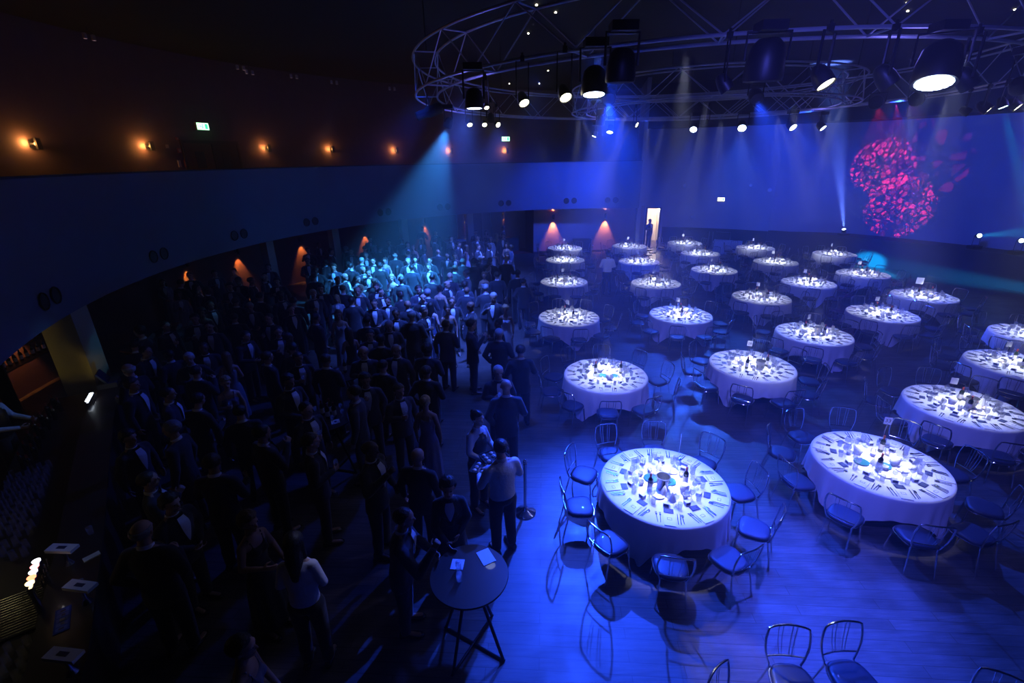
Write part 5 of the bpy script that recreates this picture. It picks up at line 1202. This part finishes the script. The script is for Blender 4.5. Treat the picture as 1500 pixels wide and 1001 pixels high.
# bottles and jars on the counter by the far bar
for i in range(14):
    x,y=onbar(3.4+.1*i,.62+.12*(i%2)); x,y=onbar(3.4+.1*i,1.0+.12*(i%2)); o=obj('wine_bottle',BO[0],None,(x,y,.86)); obj('foil',BO[2],o); tag(o,'dark spirit bottle on the work surface behind the far bar','bottle','bottles behind the far bar')
t=thing('cash_register','boxy grey till beside the gold-lit column','till',(*onbar(4.75,.25),1.10),tangent(4.7)); mb=MB(); mb.box(-.18,.18,-.16,.16,0,.1); obj('body',mb.mesh('body',[M['exitbox']]),t); mb=MB(); mb.add([(-.17,-.02,.1),(.17,-.02,.1),(.17,.1,.32),(-.17,.1,.32),(-.17,.02,.1),(.17,.02,.1),(.17,.13,.31),(-.17,.13,.31)],[(0,1,2,3),(7,6,5,4),(0,3,7,4),(1,5,6,2),(3,2,6,7)]); obj('screen',mb.mesh('screen',[M['navycard']]),t)
for i in range(4):
    x,y=onbar(.4+.55*i,.10); o=obj('tumbler',GT,None,(x,y,1.10)); tag(o,'small glass left on the bar edge, %s from the near end'%ORD[i],'glass')
# back shelf with bottles on the wall behind the bar
t=thing('back_shelf','dark bottle shelf on the wall behind the bar','shelf',(0,0,0))
for z in (.9,1.3,1.7):
    mb=MB(); arc_wall(mb,16.45,16.75,183,192,z,z+.03,8); obj('shelf_board',mb.mesh('shelf_board',[M['dark']]),t)
for ang in (182.9,192.1): mb=MB(); mb.box(-.15,.15,-.02,.02,0,2.0,M=wallM(16.6,ang,0)); obj('upright',mb.mesh('upright',[M['dark']]),t)
for j,z in enumerate((.93,1.33,1.73)):
    for i in range(14):
        o=obj('wine_bottle',BO[0],None,P(16.6,183.6+.6*i,z)); obj('bottle_label',BO[1],o); tag(o,'dark bottle on the %s shelf behind the bar'%('lowest','middle','top')[j],'bottle','bottles on the %s back shelf'%('lowest','middle','top')[j])
# second bar area beyond the gold-lit column
t=thing('side_counter','pale lit counter with glassware just beyond the gold-lit column','counter',(-9.0,11.6,0),R(75)); mb=MB(); mb.box(-1.1,1.1,-.3,.3,1.0,1.04); obj('counter_top',mb.mesh('counter_top',[M['steel']]),t); mb=MB(); mb.box(-1.05,1.05,-.25,.25,0,1.0); obj('body',mb.mesh('body',[M['dark']]),t)
for i in range(16):
    q=Matrix.Translation((-9.0,11.6,1.04))@Matrix.Rotation(R(75),4,'Z')@V((-1.0+.13*i,.1*((i*7)%3-1),0)); o=obj('wine_glass',GW,None,q); tag(o,'glass on the pale counter beyond the gold-lit column','glass','glasses on the pale side counter')
spot('bar_cool',(-4.5,14.,6.5),(-9.0,11.4,1.),160,(.08,.45,1.),16,.6,.1)
point('bar_glow',(-7.3,4.9,2.2),1.6,(1.,.8,.35),.1)
point('bar_glow',(-5.6,3.0,2.1),.9,(1.,.8,.35),.1)
spot('bartender_light',(-3.5,10.0,6.4),(-8.6,7.1,1.3),130,(.12,.42,1.),14,.7,.1)
spot('blouse_fill',(1.1,6.9,6.4),(-2.2,3.6,1.2),420,(.38,.42,1.),10,.7,.1)  # fill put in to brighten the white blouse, without a fixture
spot('bar_cool',(-2.2,7.6,6.4),(-4.8,3.8,1.1),90,(.1,.3,1.),16,.8,.1)  # added cool spot that brightens the pump boards; no fixture
